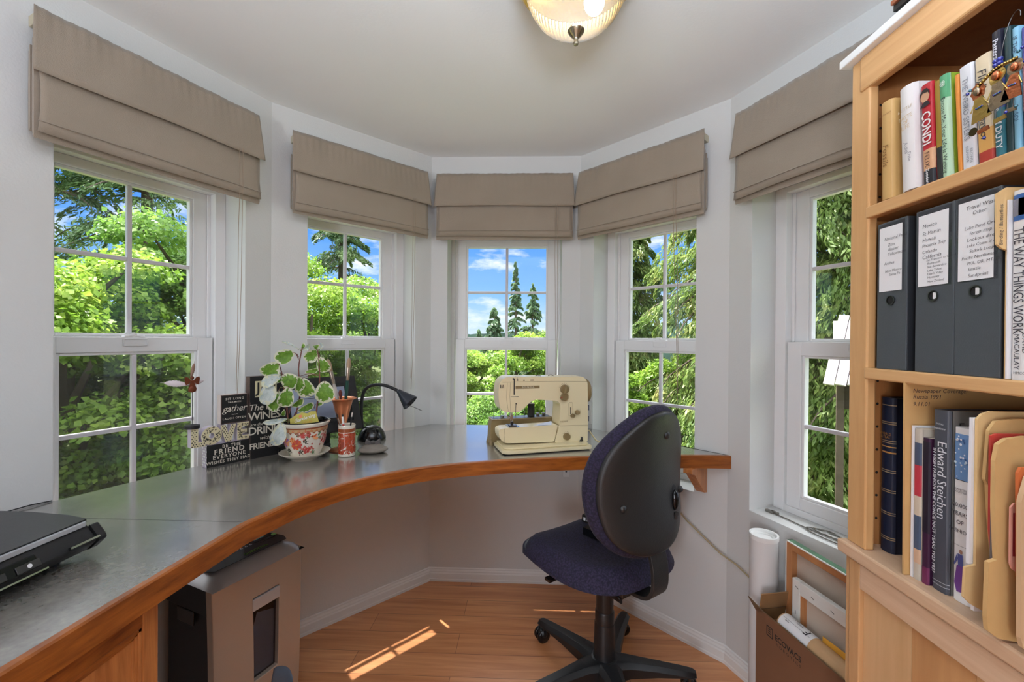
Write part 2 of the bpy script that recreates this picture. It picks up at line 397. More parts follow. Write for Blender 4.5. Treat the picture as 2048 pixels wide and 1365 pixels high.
# ------------------------------------------------------------------ windows
def window(idx, i, screen, dirty=False):
    u0, u1, uc, hg = OPEN[i]; F, ln = wframe(i)
    X = F @ T(uc, .13, ZS)
    root = bpy.data.objects.new('window_%d' % idx, None); COL.objects.link(root); root.empty_display_size = .05
    root.matrix_basis = X; root['kind'] = 'structure'
    hs = hg + .056; fi = hs + .006; a, b = u0 - uc, u1 - uc; ht = ZT - ZS
    v = M['vinyl']
    m = MB(X)
    m.box(a, -fi, 0, .08, 0, ht, v); m.box(fi, b, 0, .08, 0, ht, v)
    m.box(-fi, fi, 0, .08, 0, .026, v); m.box(-fi, fi, 0, .08, ht - .022, ht, v)
    # parting stops of the jamb liners
    for s in (-1, 1):
        x0, x1 = sorted((s * fi, s * (fi - .012)))
        m.box(x0, x1, .033, .039, .676, ht - .022, v)
    m.build('window_frame', root, smooth=0, bevel=.002)
    # lower sash
    def sash(name, y0, y1, zb, zt, rb, rt, zm):
        s = MB(X)
        s.box(-hs, -hg, y0, y1, zb, zt, v); s.box(hg, hs, y0, y1, zb, zt, v)
        s.box(-hg, hg, y0, y1, zb, zb + rb, v); s.box(-hg, hg, y0, y1, zt - rt, zt, v)
        g = .010   # glazing bead
        ym = (y0 + y1) / 2
        s.box(-hg, -hg + g, y0 + .006, y1, zb + rb, zt - rt, v); s.box(hg - g, hg, y0 + .006, y1, zb + rb, zt - rt, v)
        s.box(-hg + g, hg - g, y0 + .006, y1, zb + rb, zb + rb + g, v); s.box(-hg + g, hg - g, y0 + .006, y1, zt - rt - g, zt - rt, v)
        so = s.build(name, root, smooth=0, bevel=.0018)
        p = MB(X); p.box(-hg + .002, hg - .002, ym - .0015, ym + .0015, zb + rb + .002, zt - rt - .002, M['glass'])
        p.build('glass_pane', so, smooth=0)
        q = MB(X); w = .0075; c = M['grid']
        q.box(-w, w, ym - .009, ym + .009, zb + rb + g, zt - rt - g, c)
        q.box(-hg + g, -w, ym - .009, ym + .009, zm - w, zm + w, c); q.box(w, hg - g, ym - .009, ym + .009, zm - w, zm + w, c)
        q.build('muntin_grid', so, smooth=0, bevel=.003)
        return so
    lo = sash('lower_sash', .006, .036, .026, 1.366 - ZS, .045, .052, 1.040 - ZS)
    up = sash('upper_sash', .041, .070, 1.325 - ZS, ht - .022, .045, .034, 1.650 - ZS)
    # lock and lift rail
    k = MB(X); z = 1.366 - ZS
    k.box(-.038, .038, .003, .006, z - .030, z - .006, v); k.box(-.033, .033, .0005, .003, z - .031, z - .028, v)
    k.box(-.033, .033, .001, .003, z - .008, z - .005, v); k.box(-.036, -.033, .001, .003, z - .031, z - .005, v); k.box(.033, .036, .001, .003, z - .031, z - .005, v)
    k.box(-.030, .030, .008, .032, z, z + .006, v); k.cyl(.011, z + .006, z + .014, v, T(0, .02)); k.box(-.026, .004, .014, .022, z + .012, z + .017, v)
    k.build('sash_lock', lo, smooth=30, bevel=.001)
    if screen:
        q = MB(X); q.box(-hs, hs, .0725, .0735, .03, 1.34 - ZS, M['screen']); q.build('insect_screen', root, smooth=0)
    return root
for n_, (i, sc) in enumerate(((1, 1), (2, 1), (3, 0), (4, 0), (5, 0))): window(n_ + 1, i, sc)
# added window frame behind the camera, built round the fill light
F, ln = wframe(7); X = F @ T(0, .1, 0); m = MB(X); a, b = FILLWIN
for (x0, x1, z0, z1) in ((a, a + .06, .35, 2.15), (b - .06, b, .35, 2.15), (a + .06, b - .06, .35, .41), (a + .06, b - .06, 2.09, 2.15), ((a + b) / 2 - .03, (a + b) / 2 + .03, .41, 2.09)):
    m.box(x0, x1, 0, .06, z0, z1, M['vinyl'])
struct(m, 'window_6', smooth=0)

# ------------------------------------------------------------------ roman blinds
def blind(i, u0, u1, label, cord_u, seed, purple=False):
    rnd = random.Random(seed); F, ln = wframe(i)
    t = thing('roman_blind', label, 'blind', F @ Vector(((u0 + u1) / 2, 0, 1.93)), math.atan2((F @ Vector((1, 0, 0)) - F.translation).y, (F @ Vector((1, 0, 0)) - F.translation).x), 'taupe roman blinds of the bay')
    fb = M['fab']; w = u1 - u0
    MB(F).box(u0 + .004, u1 - .004, -.056, -.001, 2.238, 2.268, M['cream']).build('headrail', t, bevel=.002)
    ph = [rnd.uniform(0, 6.28) for _ in range(6)]
    def val(s, q):      # flap in front: q 0 top .. 1 bottom
        u = u0 + w * (-.006 + 1.012 * s) + (-.008 + .016 * s) * q; z = 2.276 - .184 * q - q * .002 * math.sin(2.4 * s * PI + ph[0])
        g = (1 - q) ** 3 * .0016 * math.sin(s * 150 + ph[1]) + .0022 * (1 - q) * math.sin(s * 34 + ph[2] + q * 2) + .003 * math.sin(s * 9 + ph[3]) * (.3 + q * .7) * (1 - .6 * q)
        return (u, -.062 - .026 * q + g, z)
    b = MB(F); b.grid(96, 10, val, fb); b.build('valance', t, solid=.0022, smooth=60)
    def pan(s, q):
        bow = .006 * math.sin(q * PI)
        u = u0 + w * s + (.5 - s) * 2 * bow
        return (u, -.062 - .016 * math.sin(q * PI * .5) - .003 * math.sin(PI * s) * q + .0015 * math.sin(s * 11 + ph[4] + q * 3), 2.16 - .232 * q + .003 * math.sin(s * 5 + ph[5]) * q)
    b = MB(F); b.grid(40, 8, pan, fb)
    b.grid(40, 1, lambda s, q: (u0 + w * s, -.0785 - .006 * math.sin(PI * s) - .002, 1.960 - .003 * q), fb)
    b.build('front_panel', t, solid=.0022, smooth=60)
    for k in range(4):     # the stack of folds behind
        y0 = -.060 + .0120 * k; zf = (1.912, 1.926, 1.934, 1.938)[k]; dz = rnd.uniform(-.004, .004); e = -.004 + .002 * (k % 2)
        pts = [(y0 - .0045, 2.20 + dz - .012 * k), (y0 - .005, 2.05), (y0 - .0055, zf + .012), (y0 - .002, zf + .001), (y0 + .002, zf + .010), (y0 + .003, 2.05), (y0 + .0005, 2.20 + dz - .012 * k)]
        vs = []; n = len(pts)
        for uu in (u0 + e, u1 - e): vs += [(uu, y, z) for y, z in pts]
        f = [(j, j + 1, n + j + 1, n + j) for j in range(n - 1)] + [(n - 1, 0, n, 2 * n - 1), tuple(range(n))[::-1], tuple(range(n, 2 * n))]
        MB(F).add(vs, f, fb).build('fold', t, smooth=50)
    # lift cords
    cb = MB(F); y = -.096
    for j, du in enumerate((0, .012)):
        zb = 1.10 if j else 1.16
        pts = [(cord_u + du, y - .002, 2.10), (cord_u + du, y - .003, 1.95)] + [(cord_u + du + .012 * math.sin(q * 2.2 + j) * q, y + .03 * q, 1.95 + (zb - 1.95) * q) for q in (.2, .4, .6, .8, 1)]
        cb.tube(pts, .0011, M['cord'], 5)
    cb.build('cord', t, smooth=60)
    return t
blind(1, 1.262, 1.898, 'taupe roman blind nearest the left edge, above the black printer end of the desk', 1.800, 1)
blind(2, .072, .744, 'taupe roman blind above the plant and desk lamp window', .640, 2)
blind(3, .045, .784, 'taupe roman blind on the middle window above the sewing machine', .690, 3)
blind(4, .036, .706, 'taupe roman blind on the window right of the middle one, above the chair', .590, 4)
blind(5, .090, .735, 'taupe roman blind partly hidden by the wooden bookcase', .640, 5)

# ------------------------------------------------------------------ the desk
front = [(-.775, -.5), (-.770, .25), (-.766, .60), (-.760, .741), (-.742, 1.09)]
ctrl = [(-.738, 1.108), (-.685, 1.28), (-.597, 1.437), (-.464, 1.568), (-.295, 1.661), (-.104, 1.726), (.099, 1.774), (.31, 1.812), (.52, 1.836), (.699, 1.848), (.868, 1.850)]
def smooth_curve(P, n=6):
    out = []
    for i in range(len(P) - 1):
        p0, p1, p2, p3 = [Vector(P[max(0, min(len(P) - 1, i + k))]) for k in (-1, 0, 1, 2)]
        for j in range(n):
            t = j / n
            q = .5 * ((2 * p1) + (p2 - p0) * t + (2 * p0 - 5 * p1 + 4 * p2 - p3) * t * t + (3 * p1 - p0 - 3 * p2 + p3) * t ** 3); out.append((q.x, q.y))
    out.append(tuple(P[-1])); return out
curve = smooth_curve(ctrl)
FR = front + curve
g = -.002
back = [off_pt(5, g), off_pt(4, g), off_pt(3, g), off_pt(2, g), off_pt(1, g)]
back = [(p.x, p.y) for p in back] + [(back[-1].x, -.5)]
desk = thing('desk', 'long curved built-in desk with grey laminate top and oak front edge along the bay windows', 'desk', (-.6, 1.6, HD - .052))
top = MB(); poly = FR + [(Cp.x + .012, Cp.y - .022)] + back[1:]
top.prism(poly, HD - .052, HD, M['lam'])
top.box(-1.42, -.745, 1.1005, 1.1015, HD, HD + .0003, M['softblack'])
top.build('laminate_top', desk, smooth=0)
eb = MB(); th = .017
def offs(P, d):
    o = []
    for i in range(len(P)):
        a = Vector(P[max(0, i - 1)]); b = Vector(P[min(len(P) - 1, i + 1)]); t = (b - a).normalized(); n = Vector((t.y, -t.x)); o.append((P[i][0] + n.x * d, P[i][1] + n.y * d))
    return o
for chunk in (front + [ctrl[0]], curve + [(.880, 1.844)]):
    A_ = offs(chunk, .0008); B_ = offs(chunk, th); n = len(chunk); vs = []
    for (p, q) in zip(A_, B_): vs += [(p[0], p[1], HD - .053), (q[0], q[1], HD - .053), (q[0], q[1], HD - .003), (q[0] * .8 + p[0] * .2, q[1] * .8 + p[1] * .2, HD + .0006), (p[0], p[1], HD + .0006)]
    f = [(5 * i + k, 5 * i + (k + 1) % 5, 5 * i + 5 + (k + 1) % 5, 5 * i + 5 + k) for i in range(n - 1) for k in range(5)]
    f = [t[::-1] for t in f] + [(0, 1, 2, 3, 4), tuple(5 * (n - 1) + k for k in range(5))[::-1]]
    eb.add(vs, f, M['oak'])
eb.build('oak_edge', desk, smooth=40)
F4, _ = wframe(4)
cb = MB(F4); cb.prism([(0, 0), (.15, 0), (.15, -.02), (.125, -.028), (.025, -.125), (0, -.13)], -.019, .019, M['oakv'], basis((.690, 0, HD - .052), (0, -1, 0), (0, 0, 1)))
cb.build('corbel', desk, smooth=0, bevel=.002)
F3, _ = wframe(3)
for uu in (.768, .045):
    cb = MB(F3); cb.box(uu - .016, uu + .016, -.004, -.001, .60, .83, M['trim']); cb.box(uu - .016, uu + .016, -.16, -.004, .826, .832, M['trim']); cb.cyl(.005, 0, .003, M['steel'], T(uu, -.0035, .63) @ RX(PI / 2), 10)
    cb.build('metal_bracket', desk, smooth=0, bevel=.001)
# ------------------------------------------------------------------ oak base cabinet under the desk
X0 = -.768
cab = thing('base_cabinet', 'oak base cabinet with framed panel under the left end of the desk', 'cabinet', (-1.1, .2, 0))
m = MB(); m.box(-1.36, X0 - .019, -.45, .868, 0, HD - .053, M['oakv']); m.build('carcass', cab, smooth=0, bevel=.002)
m = MB(); m.box(X0 - .019, X0, .836, .872, 0, HD - .053, M['oakv']); m.box(X0 - .019, X0, -.45, .836, HD - .10, HD - .053, M['oak']); m.box(X0 - .019, X0, .10, .14, 0, HD - .10, M['oakv'])
m.build('face_frame', cab, smooth=0, bevel=.0015)
for (ya, yb) in ((.14, .836), (-.45, .10)):
    d = MB(); s = .018
    d.box(X0 - .030, X0 - .008, ya, yb, .05, HD - .10, M['oakv'])
    for k, (a, b) in enumerate(((0, .006), (.006, .011), (.011, .016))):   # stepped moulding round the panel
        xx = X0 - .008 + .006 - k * .002
        d.box(X0 - .012, xx, yb - b - .002, yb - a, .05, HD - .10, M['oakv']); d.box(X0 - .012, xx, ya + a, ya + b + .002, .05, HD - .10, M['oakv'])
        d.box(X0 - .012, xx, ya, yb, HD - .10 - b - .002, HD - .10 - a, M['oak'])
    d.build('panel', cab, smooth=0, bevel=.001)

# ------------------------------------------------------------------ printer (front faces the room, +X)
psil = mat('printer_silver', (196, 198, 202), .35, .3)
pr = thing('printer', 'flat black printer with silver lid edge on the left end of the desk', 'printer', (-1.16, .70, HD))
g = M['blackpl']
xf, ye = -.945, .925
m = MB()
# profile in XZ extruded along Y
body = [(-1.36, HD + .012), (-.985, HD + .012), (-.955, HD + .020), (-.934, HD + .040), (-.938, HD + .050), (-.957, HD + .074), (-1.36, HD + .074)]
m.prism([(x, z) for x, z in body], -.905, -.48, M['softblack'], basis((0, 0, 0), (1, 0, 0), (0, 0, 1)))
m.prism([(x + .004, z) for x, z in body[1:6]] , -.925, -.905, M['softblack'], basis((0, 0, 0), (1, 0, 0), (0, 0, 1)))
m.build('body', pr, smooth=30, bevel=.004)
m = MB(); lid = [(-1.36, .48), (-.958, .48), (-.958, .905), (-1.02, .922), (-1.12, .934), (-1.36, .938)]
m.prism(lid, HD + .077, HD + .086, g); m.build('lid', pr, smooth=0, bevel=.003)
m = MB(); m.prism([(-.960, .48), (-.952, .48), (-.951, .895), (-.962, .907)], HD + .0735, HD + .083, psil); m.build('silver_trim', pr, smooth=0, bevel=.001)
m = MB(); PX = basis((-.9355, .80, HD + .058), (0, 1, 0), (-.45, 0, .9))
m.box(-.32, -.01, -.016, .010, -.004, .001, M['gloss'], PX); m.build('control_panel', pr, smooth=0, bevel=.002)
for k in range(5):
    b = MB(); b.box(-.048 - .055 * k, -.006 - .055 * k - .002, -.014, .000, .001, .003, M['steel'], PX)
    b.disc(.004, M['paper'], PX @ T(-.027 - .055 * k, -.007, .0031)); b.build('button', pr, smooth=0, bevel=.001)
m = MB(); m.box(-.32, .0, -.026, -.023, -.003, .0015, M['chrome'], PX); m.build('trim_line', pr, smooth=0)
m = MB(); m.rect(.045, .105, -.012, -.008, M['chrome'], PX @ T(0, 0, .003)); m.box(.045, .105, -.0135, -.0075, -.003, .0025, M['softblack'], PX); m.build('model_strip', pr, smooth=0)
m = MB(); m.text('EPSON', .036, M['chrome'], basis((-1.01, .60, HD + .0861), (0, 1, 0), (-1, 0, 0)), bold=.03); m.build('badge', pr, smooth=0)
for (x, y) in ((-1.0, .87), (-1.0, .52), (-1.32, .87), (-1.32, .52)):
    m = MB(); m.cyl(.014, HD, HD + .013, M['gloss'], T(x, y)); m.build('foot', pr)

# ------------------------------------------------------------------ shredder
D_ = Vector((-.3818, -.9243)).normalized(); O_ = Vector((-.82, 1.66)) + D_ * .065
sh = thing('paper_shredder', 'tall champagne silver and black paper shredder under the desk', 'shredder', (O_.x + D_.x * .165 - .12, O_.y + D_.y * .165 + .05, 0))
SX = basis((O_.x, O_.y, 0), (-D_.x, -D_.y, 0), (D_.y, -D_.x, 0))  # x: along the face towards the wall, y: backwards
SX = basis((O_.x + D_.x * .326, O_.y + D_.y * .326, 0), (-D_.x, -D_.y, 0), (-(-D_.y), -D_.x, 0))
# make y axis point away from the room
yv = Vector((-.9243, .3818, 0)); SX = basis((O_.x + D_.x * .326, O_.y + D_.y * .326, 0), (-D_.x, -D_.y, 0), yv)
SW, SD, SH = .326, .265, .610
champ = mat('champagne_silver', (186, 168, 150), .36, .35); sil = mat('shredder_silver', (196, 194, 194), .34, .3); dk = M['softblack']; panel = mat('shredder_panel', (26, 36, 50), .22)
m = MB(SX)
m.box(.012, SW - .004, .03, SD, .045, SH - .05, dk); m.build('bin_body', sh, smooth=0, bevel=.006)
m = MB(SX); m.box(.002, SW - .004, .024, SD + .004, SH - .125, SH - .035, dk); m.box(-.001, .004, .10, .19, SH - .17, SH - .125, M['gloss']); m.build('cutter_head', sh, smooth=0, bevel=.008)
# front with window: outline minus window, bowed
wx0, wx1, wz0, wz1 = .070, .180, .20, .485
wx0, wx1 = SW - .265 + .065, SW - .163 + .065
def bow(x): return -.018 * math.cos((x / SW - .5) * 2.2) + .012
m = MB(SX)
cols = [0, .03, .06, .09, wx0] + [wx0 + (wx1 - wx0) * k / 4 for k in (1, 2, 3)] + [wx1, .26, .30, SW]
rows = [.05, .12, wz0, .26, .34, .42, wz1, .52, SH - .035]
nx = len(cols); vs = []
for dy in (0, .03):
    for z in rows:
        for x in cols:
            tap = .010 * (1 - (z / SH))
            vs.append((x + tap * (1 if x < SW / 2 else -1), bow(x) + dy + .010 * ((z - .3) / .3) ** 2 * .6, z))
fs = []; off = nx * len(rows); hole = lambda i, j: wx0 - 1e-6 <= cols[i] < wx1 - 1e-6 and wz0 - 1e-6 <= rows[j] < wz1 - 1e-6
for j in range(len(rows) - 1):
    for i in range(nx - 1):
        if hole(i, j): continue
        a = j * nx + i; fs += [(a, a + 1, a + nx + 1, a + nx), (off + a, off + a + nx, off + a + nx + 1, off + a + 1)]
nr = len(rows)
edge = [(i, 0) for i in range(nx)] + [(nx - 1, j) for j in range(1, nr)] + [(i, nr - 1) for i in range(nx - 2, -1, -1)] + [(0, j) for j in range(nr - 2, 0, -1)]
for k in range(len(edge)):
    (i, j), (p, q) = edge[k], edge[(k + 1) % len(edge)]; a = j * nx + i; b = q * nx + p; fs.append((a, off + a, off + b, b))
ii = [i for i in range(nx) if wx0 - 1e-6 <= cols[i] <= wx1 + 1e-6]; jj = [j for j in range(nr) if wz0 - 1e-6 <= rows[j] <= wz1 + 1e-6]
he = [(i, jj[0]) for i in ii] + [(ii[-1], j) for j in jj[1:]] + [(i, jj[-1]) for i in ii[-2::-1]] + [(ii[0], j) for j in jj[-2:0:-1]]
for k in range(len(he)):
    (i, j), (p, q) = he[k], he[(k + 1) % len(he)]; a = j * nx + i; b = q * nx + p; fs.append((b, off + b, off + a, a))
m.add(vs, fs, champ); m.build('front_panel', sh, smooth=50, bevel=.002)
m = MB(SX); m.box(wx0, wx1, -.006, .012, wz1 - .045, wz1 - .004, sil); m.build('window_lip', sh, smooth=0, bevel=.003)
m = MB(SX); m.box(wx0 - .002, wx1 + .002, .012, .014, wz0, wz1, thin_glass('bin_window', (.55, .55, .58), 1.)); m.build('bin_window', sh, smooth=0)
m = MB(SX)   # paper seen behind the window
for (a, b, c, d, e, mm) in ((.095, .215, .17, .42, .3, 'paper'), (.11, .22, .15, .37, -.25, 'paper'), (.12, .2, .18, .33, .5, 'paper')):
    m.box(-.05, .05, 0, .0012, -.1, .13, M[mm], T((wx0 + wx1) / 2 + (a - .11) * .5, .018 + abs(e) * .012, (c + d) / 2 - .02) @ RY(e))
m.build('shredded_paper', sh, smooth=0)
# top shell: silver rim, dark control panel, feed slot
m = MB(SX)
m.grid(14, 8, lambda u, v: (-.006 + (SW + .008) * u, -.008 + (SD + .010) * v, SH - .036 + .036 * min(1, 5 * min(u, 1 - u, v * .8, (1 - v))) ** .5 , ), sil)
m.add([(-.006, -.008, SH - .036), (SW + .002, -.008, SH - .036), (SW + .002, SD + .002, SH - .036), (-.006, SD + .002, SH - .036)], [(0, 3, 2, 1)], sil)
m.build('top_shell', sh, smooth=50)
TP = SX @ T(0, 0, SH + .0045)
m = MB(SX); m.prism([(.035, .045), (SW - .035, .045), (SW - .022, .075), (SW - .035, SD - .03), (.035, SD - .03), (.022, .07)], SH, SH + .0022, panel); m.build('control_panel', sh, smooth=0, bevel=.002)
m = MB(SX); m.box(.035, SW - .07, .135, .160, SH + .001, SH + .0030, M['black']); m.build('feed_slot', sh, smooth=0)
m = MB(SX); m.box(.035, SW - .07, .160, .176, SH + .001, SH + .006, sil); m.build('slot_guide', sh, smooth=0, bevel=.002)
TP = SX @ T(0, 0, SH + .0025)
m = MB(); m.text('GoECOlife', .020, mat('green_print', (120, 170, 60), .5), TP @ T(.185, .066), bold=.012, shear=.2)
m.build('badge', sh, smooth=0)
m = MB(); 
for k in range(7): m.disc(.0045, M['paper'], TP @ T(.10 + .017 * k, .118), r2=.0045); m.disc(.0028, panel, TP @ T(.10 + .017 * k, .118, .0002))
for k in range(4): m.rect(.218 + .02 * k, .232 + .02 * k, .116, .124, M['black'], TP)
m.rect(.228, .285, .100, .106, M['steel'], TP)
m.build('status_icons', sh, smooth=0)
m = MB(); m.box(.225, .268, .134, .150, 0, .0008, mat('lcd_mint', (150, 205, 205), .3), TP); m.build('display', sh, smooth=0)
m = MB(); m.cyl(.009, 0, .002, mat('button_green', (150, 205, 120), .4), TP @ T(.293, .118)); m.build('power_button', sh)
for (x, y) in ((.03, .05), (SW - .03, .05), (.03, SD - .03), (SW - .03, SD - .03)):
    m = MB(SX); m.cyl(.020, -.009, .009, M['gloss'], T(x, y, .020) @ RY(PI / 2)); m.box(x - .012, x + .012, y - .010, y + .016, .026, .048, M['softblack']); m.build('caster', sh)
# loosely folded clear plastic in front of the cabinet
cp = mat('clear_plastic', (150, 160, 178), .2); cp.node_tree.nodes['Principled BSDF'].inputs['Transmission Weight'].default_value = .55; cp.node_tree.nodes['Principled BSDF'].inputs['IOR'].default_value = 1.15
m = MB(); path = [(-.745, 1.10), (-.72, 1.12), (-.735, 1.16), (-.755, 1.185), (-.72, 1.20), (-.695, 1.19), (-.70, 1.235), (-.735, 1.27), (-.79, 1.29)]
pc = smooth_curve(path, 5); n = len(pc)
m.grid(n - 1, 8, lambda u, v: (pc[round(u * (n - 1))][0] + .02 * v - .03 * (1 - v), pc[round(u * (n - 1))][1] - .02 * (1 - v), .0015 + v * (.335 + .035 * math.sin(u * 9))), cp)
one(m, 'plastic_bag', 'crumpled clear plastic bag standing on the floor against the shredder', 'plastic bag', (-.74, 1.18, 0), solid=.0012, smooth=70)

# ------------------------------------------------------------------ chair
CX, CY, CT = .317, 1.71, R(37)
bx = .012
ch = thing('task_chair', 'armless black task chair with dark blue fabric seat and egg-shaped back', 'chair', (CX, CY, 0), CT)
K = T(CX, CY, 0) @ RZ(CT)
def blue_fabric():
    m, nt, b = nmat('blue_fabric'); N = nt.nodes; L = nt.links
    tc = N.new('ShaderNodeTexCoord'); v = N.new('ShaderNodeTexVoronoi'); v.inputs['Scale'].default_value = 150
    mp = N.new('ShaderNodeMapping'); mp.inputs['Scale'].default_value = (1, 1, 1); L.new(tc.outputs['Object'], mp.inputs['Vector']); L.new(mp.outputs['Vector'], v.inputs['Vector'])
    rp = N.new('ShaderNodeValToRGB'); e = rp.color_ramp.elements; e[0].position = .1; e[0].color = (*lin((50, 43, 72)), 1); e[1].position = .75; e[1].color = (*lin((25, 21, 40)), 1)
    L.new(v.outputs['Distance'], rp.inputs['Fac']); L.new(rp.outputs['Color'], b.inputs['Base Color'])
    b.inputs['Roughness'].default_value = .9; b.inputs['Sheen Weight'].default_value = .03
    bp = N.new('ShaderNodeBump'); bp.inputs['Strength'].default_value = .5; bp.inputs['Distance'].default_value = .002; bp.invert = True
    L.new(v.outputs['Distance'], bp.inputs['Height']); L.new(bp.outputs['Normal'], b.inputs['Normal'])
    return m
bf = blue_fabric(); shell = mat('chair_shell', (38, 38, 38), .42, bump=.35, bscale=260)
def sup(a, n=3.2):   # superellipse
    c, s = math.cos(a), math.sin(a)
    return math.copysign(abs(c) ** (2 / n), c), math.copysign(abs(s) ** (2 / n), s)
sx0, sy0, sw, sd = .024, .072, .272, .272
def seat_pt(a, r, top):
    c, s = sup(a, 3.0); x = sw * c * r; y = sd * s * r
    z = .546 + .020 * abs(x / sw) ** 2.2 - .052 * max(0, (y / sd - .35) / .65) ** 2 + .018 * max(0, -y / sd - .3) + .012 * max(0, y / sd) * (x / sw) ** 2
    e = (1 - min(1, r)) 
    if top: z -= .075 * max(0, (r - .80) / .20) ** 2.2
    else: z = .456 + .028 * r * r + .016 * abs(x / sw) ** 2 + .010 * max(0, y / sd) - .012 * max(0, (y / sd - .5))
    return (x + sx0, y + sy0, z)
m = MB(K); n = 56
ringsT = [(r, True) for r in (0.0, .2, .4, .6, .75, .84, .91, .96, 1.0)] + [(r, False) for r in (1.0, .97, .93)]
vs = []
for (r, t) in ringsT:
    for k in range(n): vs.append(seat_pt(2 * PI * k / n, max(r, .02), t))
fs = [(j * n + k, j * n + (k + 1) % n, (j + 1) * n + (k + 1) % n, (j + 1) * n + k) for j in range(len(ringsT) - 1) for k in range(n)] + [tuple(range(n))]
m.add(vs, [f[::-1] for f in fs], bf); m.build('seat_cushion', ch, smooth=80)
m = MB(K); vs = []
rr = (.975, .90, .6, .3)
for j, r in enumerate(rr):
    for k in range(n):
        p = seat_pt(2 * PI * k / n, r, False); vs.append((p[0], p[1], p[2] + .008 - .022 * min(1, (1 - r) * 6)))
fs = [(j * n + k, (j + 1) * n + k, (j + 1) * n + (k + 1) % n, j * n + (k + 1) % n) for j in range(len(rr) - 1) for k in range(n)] + [tuple((len(rr) - 1) * n + k for k in range(n))[::-1], tuple(range(n))]
m.add(vs, fs, shell); m.build('seat_pan', ch, smooth=60)
# back: egg outline (half width by height), bowed forward at the lumbar
HWZ = [(.622, .0), (.626, .055), (.640, .112), (.662, .155), (.70, .192), (.74, .210), (.80, .224), (.87, .228), (.93, .220), (.985, .200), (1.035, .162), (1.08, .112), (1.112, .060), (1.124, .0)]
prof2 = smooth_curve([(w_, z_) for z_, w_ in HWZ], 5)
closed = prof2 + [(-x, z) for x, z in prof2[-2:0:-1]]
def resample(P, n):
    Q = P + [P[0]]; d = [0.]
    for p, q in zip(Q, Q[1:]): d.append(d[-1] + math.hypot(q[0] - p[0], q[1] - p[1]))
    out = []; j = 0
    for k in range(n):
        t = d[-1] * k / n
        while d[j + 1] < t: j += 1
        u = (t - d[j]) / max(1e-9, d[j + 1] - d[j]); out.append((Q[j][0] + (Q[j + 1][0] - Q[j][0]) * u, Q[j][1] + (Q[j + 1][1] - Q[j][1]) * u))
    return out
n = 72; EG = resample(closed, n); ZC_ = .865
def egg(i, k): return EG[i][0] * k, ZC_ + (EG[i][1] - ZC_) * k
BK = K @ T(.005, -.215, 0)
def back_y(x, z): return .045 * (x / .228) ** 2 - .050 * ((z - .85) / .27) ** 2
m = MB(BK); vs = []
lay = [(.985, .012), (1.05, .024), (1.075, .040), (1.06, .058), (1.0, .070), (.88, .076), (.6, .070), (.3, .066), (.03, .064)]
for k_, dy in lay:
    for i in range(n):
        x, z = egg(i, k_); vs.append((x, back_y(x, z) + dy, z))
fs = [(j * n + k, (j + 1) * n + k, (j + 1) * n + (k + 1) % n, j * n + (k + 1) % n) for j in range(len(lay) - 1) for k in range(n)] + [tuple((len(lay) - 1) * n + k for k in range(n))[::-1], tuple(range(n))]
m.add(vs, [f[::-1] for f in fs], bf); bc = m.build('back_cushion', ch, smooth=80)
m = MB(BK); vs = []
lay = [(.97, .020), (.998, .012), (1.0, .004), (.985, -.003), (.95, -.008), (.8, -.012), (.5, -.015), (.25, -.016), (.03, -.016)]
for k_, dy in lay:
    for i in range(n):
        x, z = egg(i, k_); vs.append((x, back_y(x, z) + dy, z))
fs = [(j * n + k, j * n + (k + 1) % n, (j + 1) * n + (k + 1) % n, (j + 1) * n + k) for j in range(len(lay) - 1) for k in range(n)] + [tuple((len(lay) - 1) * n + k for k in range(n)), tuple(range(n))[::-1]]
m.add(vs, [f[::-1] for f in fs], shell); bs = m.build('back_shell', ch, smooth=80)
for (x, z) in ((.030, 1.035), (-.150, .800), (.185, .800)):
    m = MB(BK); m.lathe([(.0, .007), (.008, .006), (.0135, .001), (.0135, -.004)][::-1], shell, T(x, back_y(x, z) - .0165, z) @ RX(PI / 2), 16); m.build('bolt_cap', ch, smooth=60)
kx, kz = .120, .775; ky = back_y(kx, kz) - .013
m = MB(BK); m.ball((kx, ky - .004, kz + .004), (.016, .016, .038), M['gloss']); m.build('height_knob', ch, smooth=60)
m = MB(BK); m.ball((kx, ky, kz + .010), (.021, .004, .050), M['black']); m.box(kx - .02, kx + .02, ky - .007, ky + .002, kz - .058, kz - .046, M['steel']); m.box(kx - .008, kx + .008, ky - .012, ky + .002, kz - .066, kz - .040, M['steel']); m.build('knob_slot', ch, smooth=60)
m = MB(K); w = .042
path = [(-.206, .72), (-.216, .66), (-.232, .612), (-.243, .560), (-.243, .505), (-.228, .470), (-.195, .453), (-.14, .448), (-.08, .446)]
P2 = smooth_curve(path, 4); vs = []
for i, (y, z) in enumerate(P2):
    a = Vector(P2[max(0, i - 1)]); b = Vector(P2[min(len(P2) - 1, i + 1)]); t = (b - a).normalized(); nn = Vector((t.y, -t.x)); e = .007 if i else .007
    q = (y + nn.x * e, z + nn.y * e); r_ = (y - nn.x * e, z - nn.y * e)
    vs += [(bx - w, q[0], q[1]), (bx + w, q[0], q[1]), (bx + w, r_[0], r_[1]), (bx - w, r_[0], r_[1])]
nn_ = len(P2); fs = [(4 * i + k, 4 * i + (k + 1) % 4, 4 * i + 4 + (k + 1) % 4, 4 * i + 4 + k) for i in range(nn_ - 1) for k in range(4)] + [(3, 2, 1, 0), tuple(4 * (nn_ - 1) + k for k in range(4))]
m.add(vs, fs, shell); m.build('back_bar', ch, smooth=40, bevel=.002)
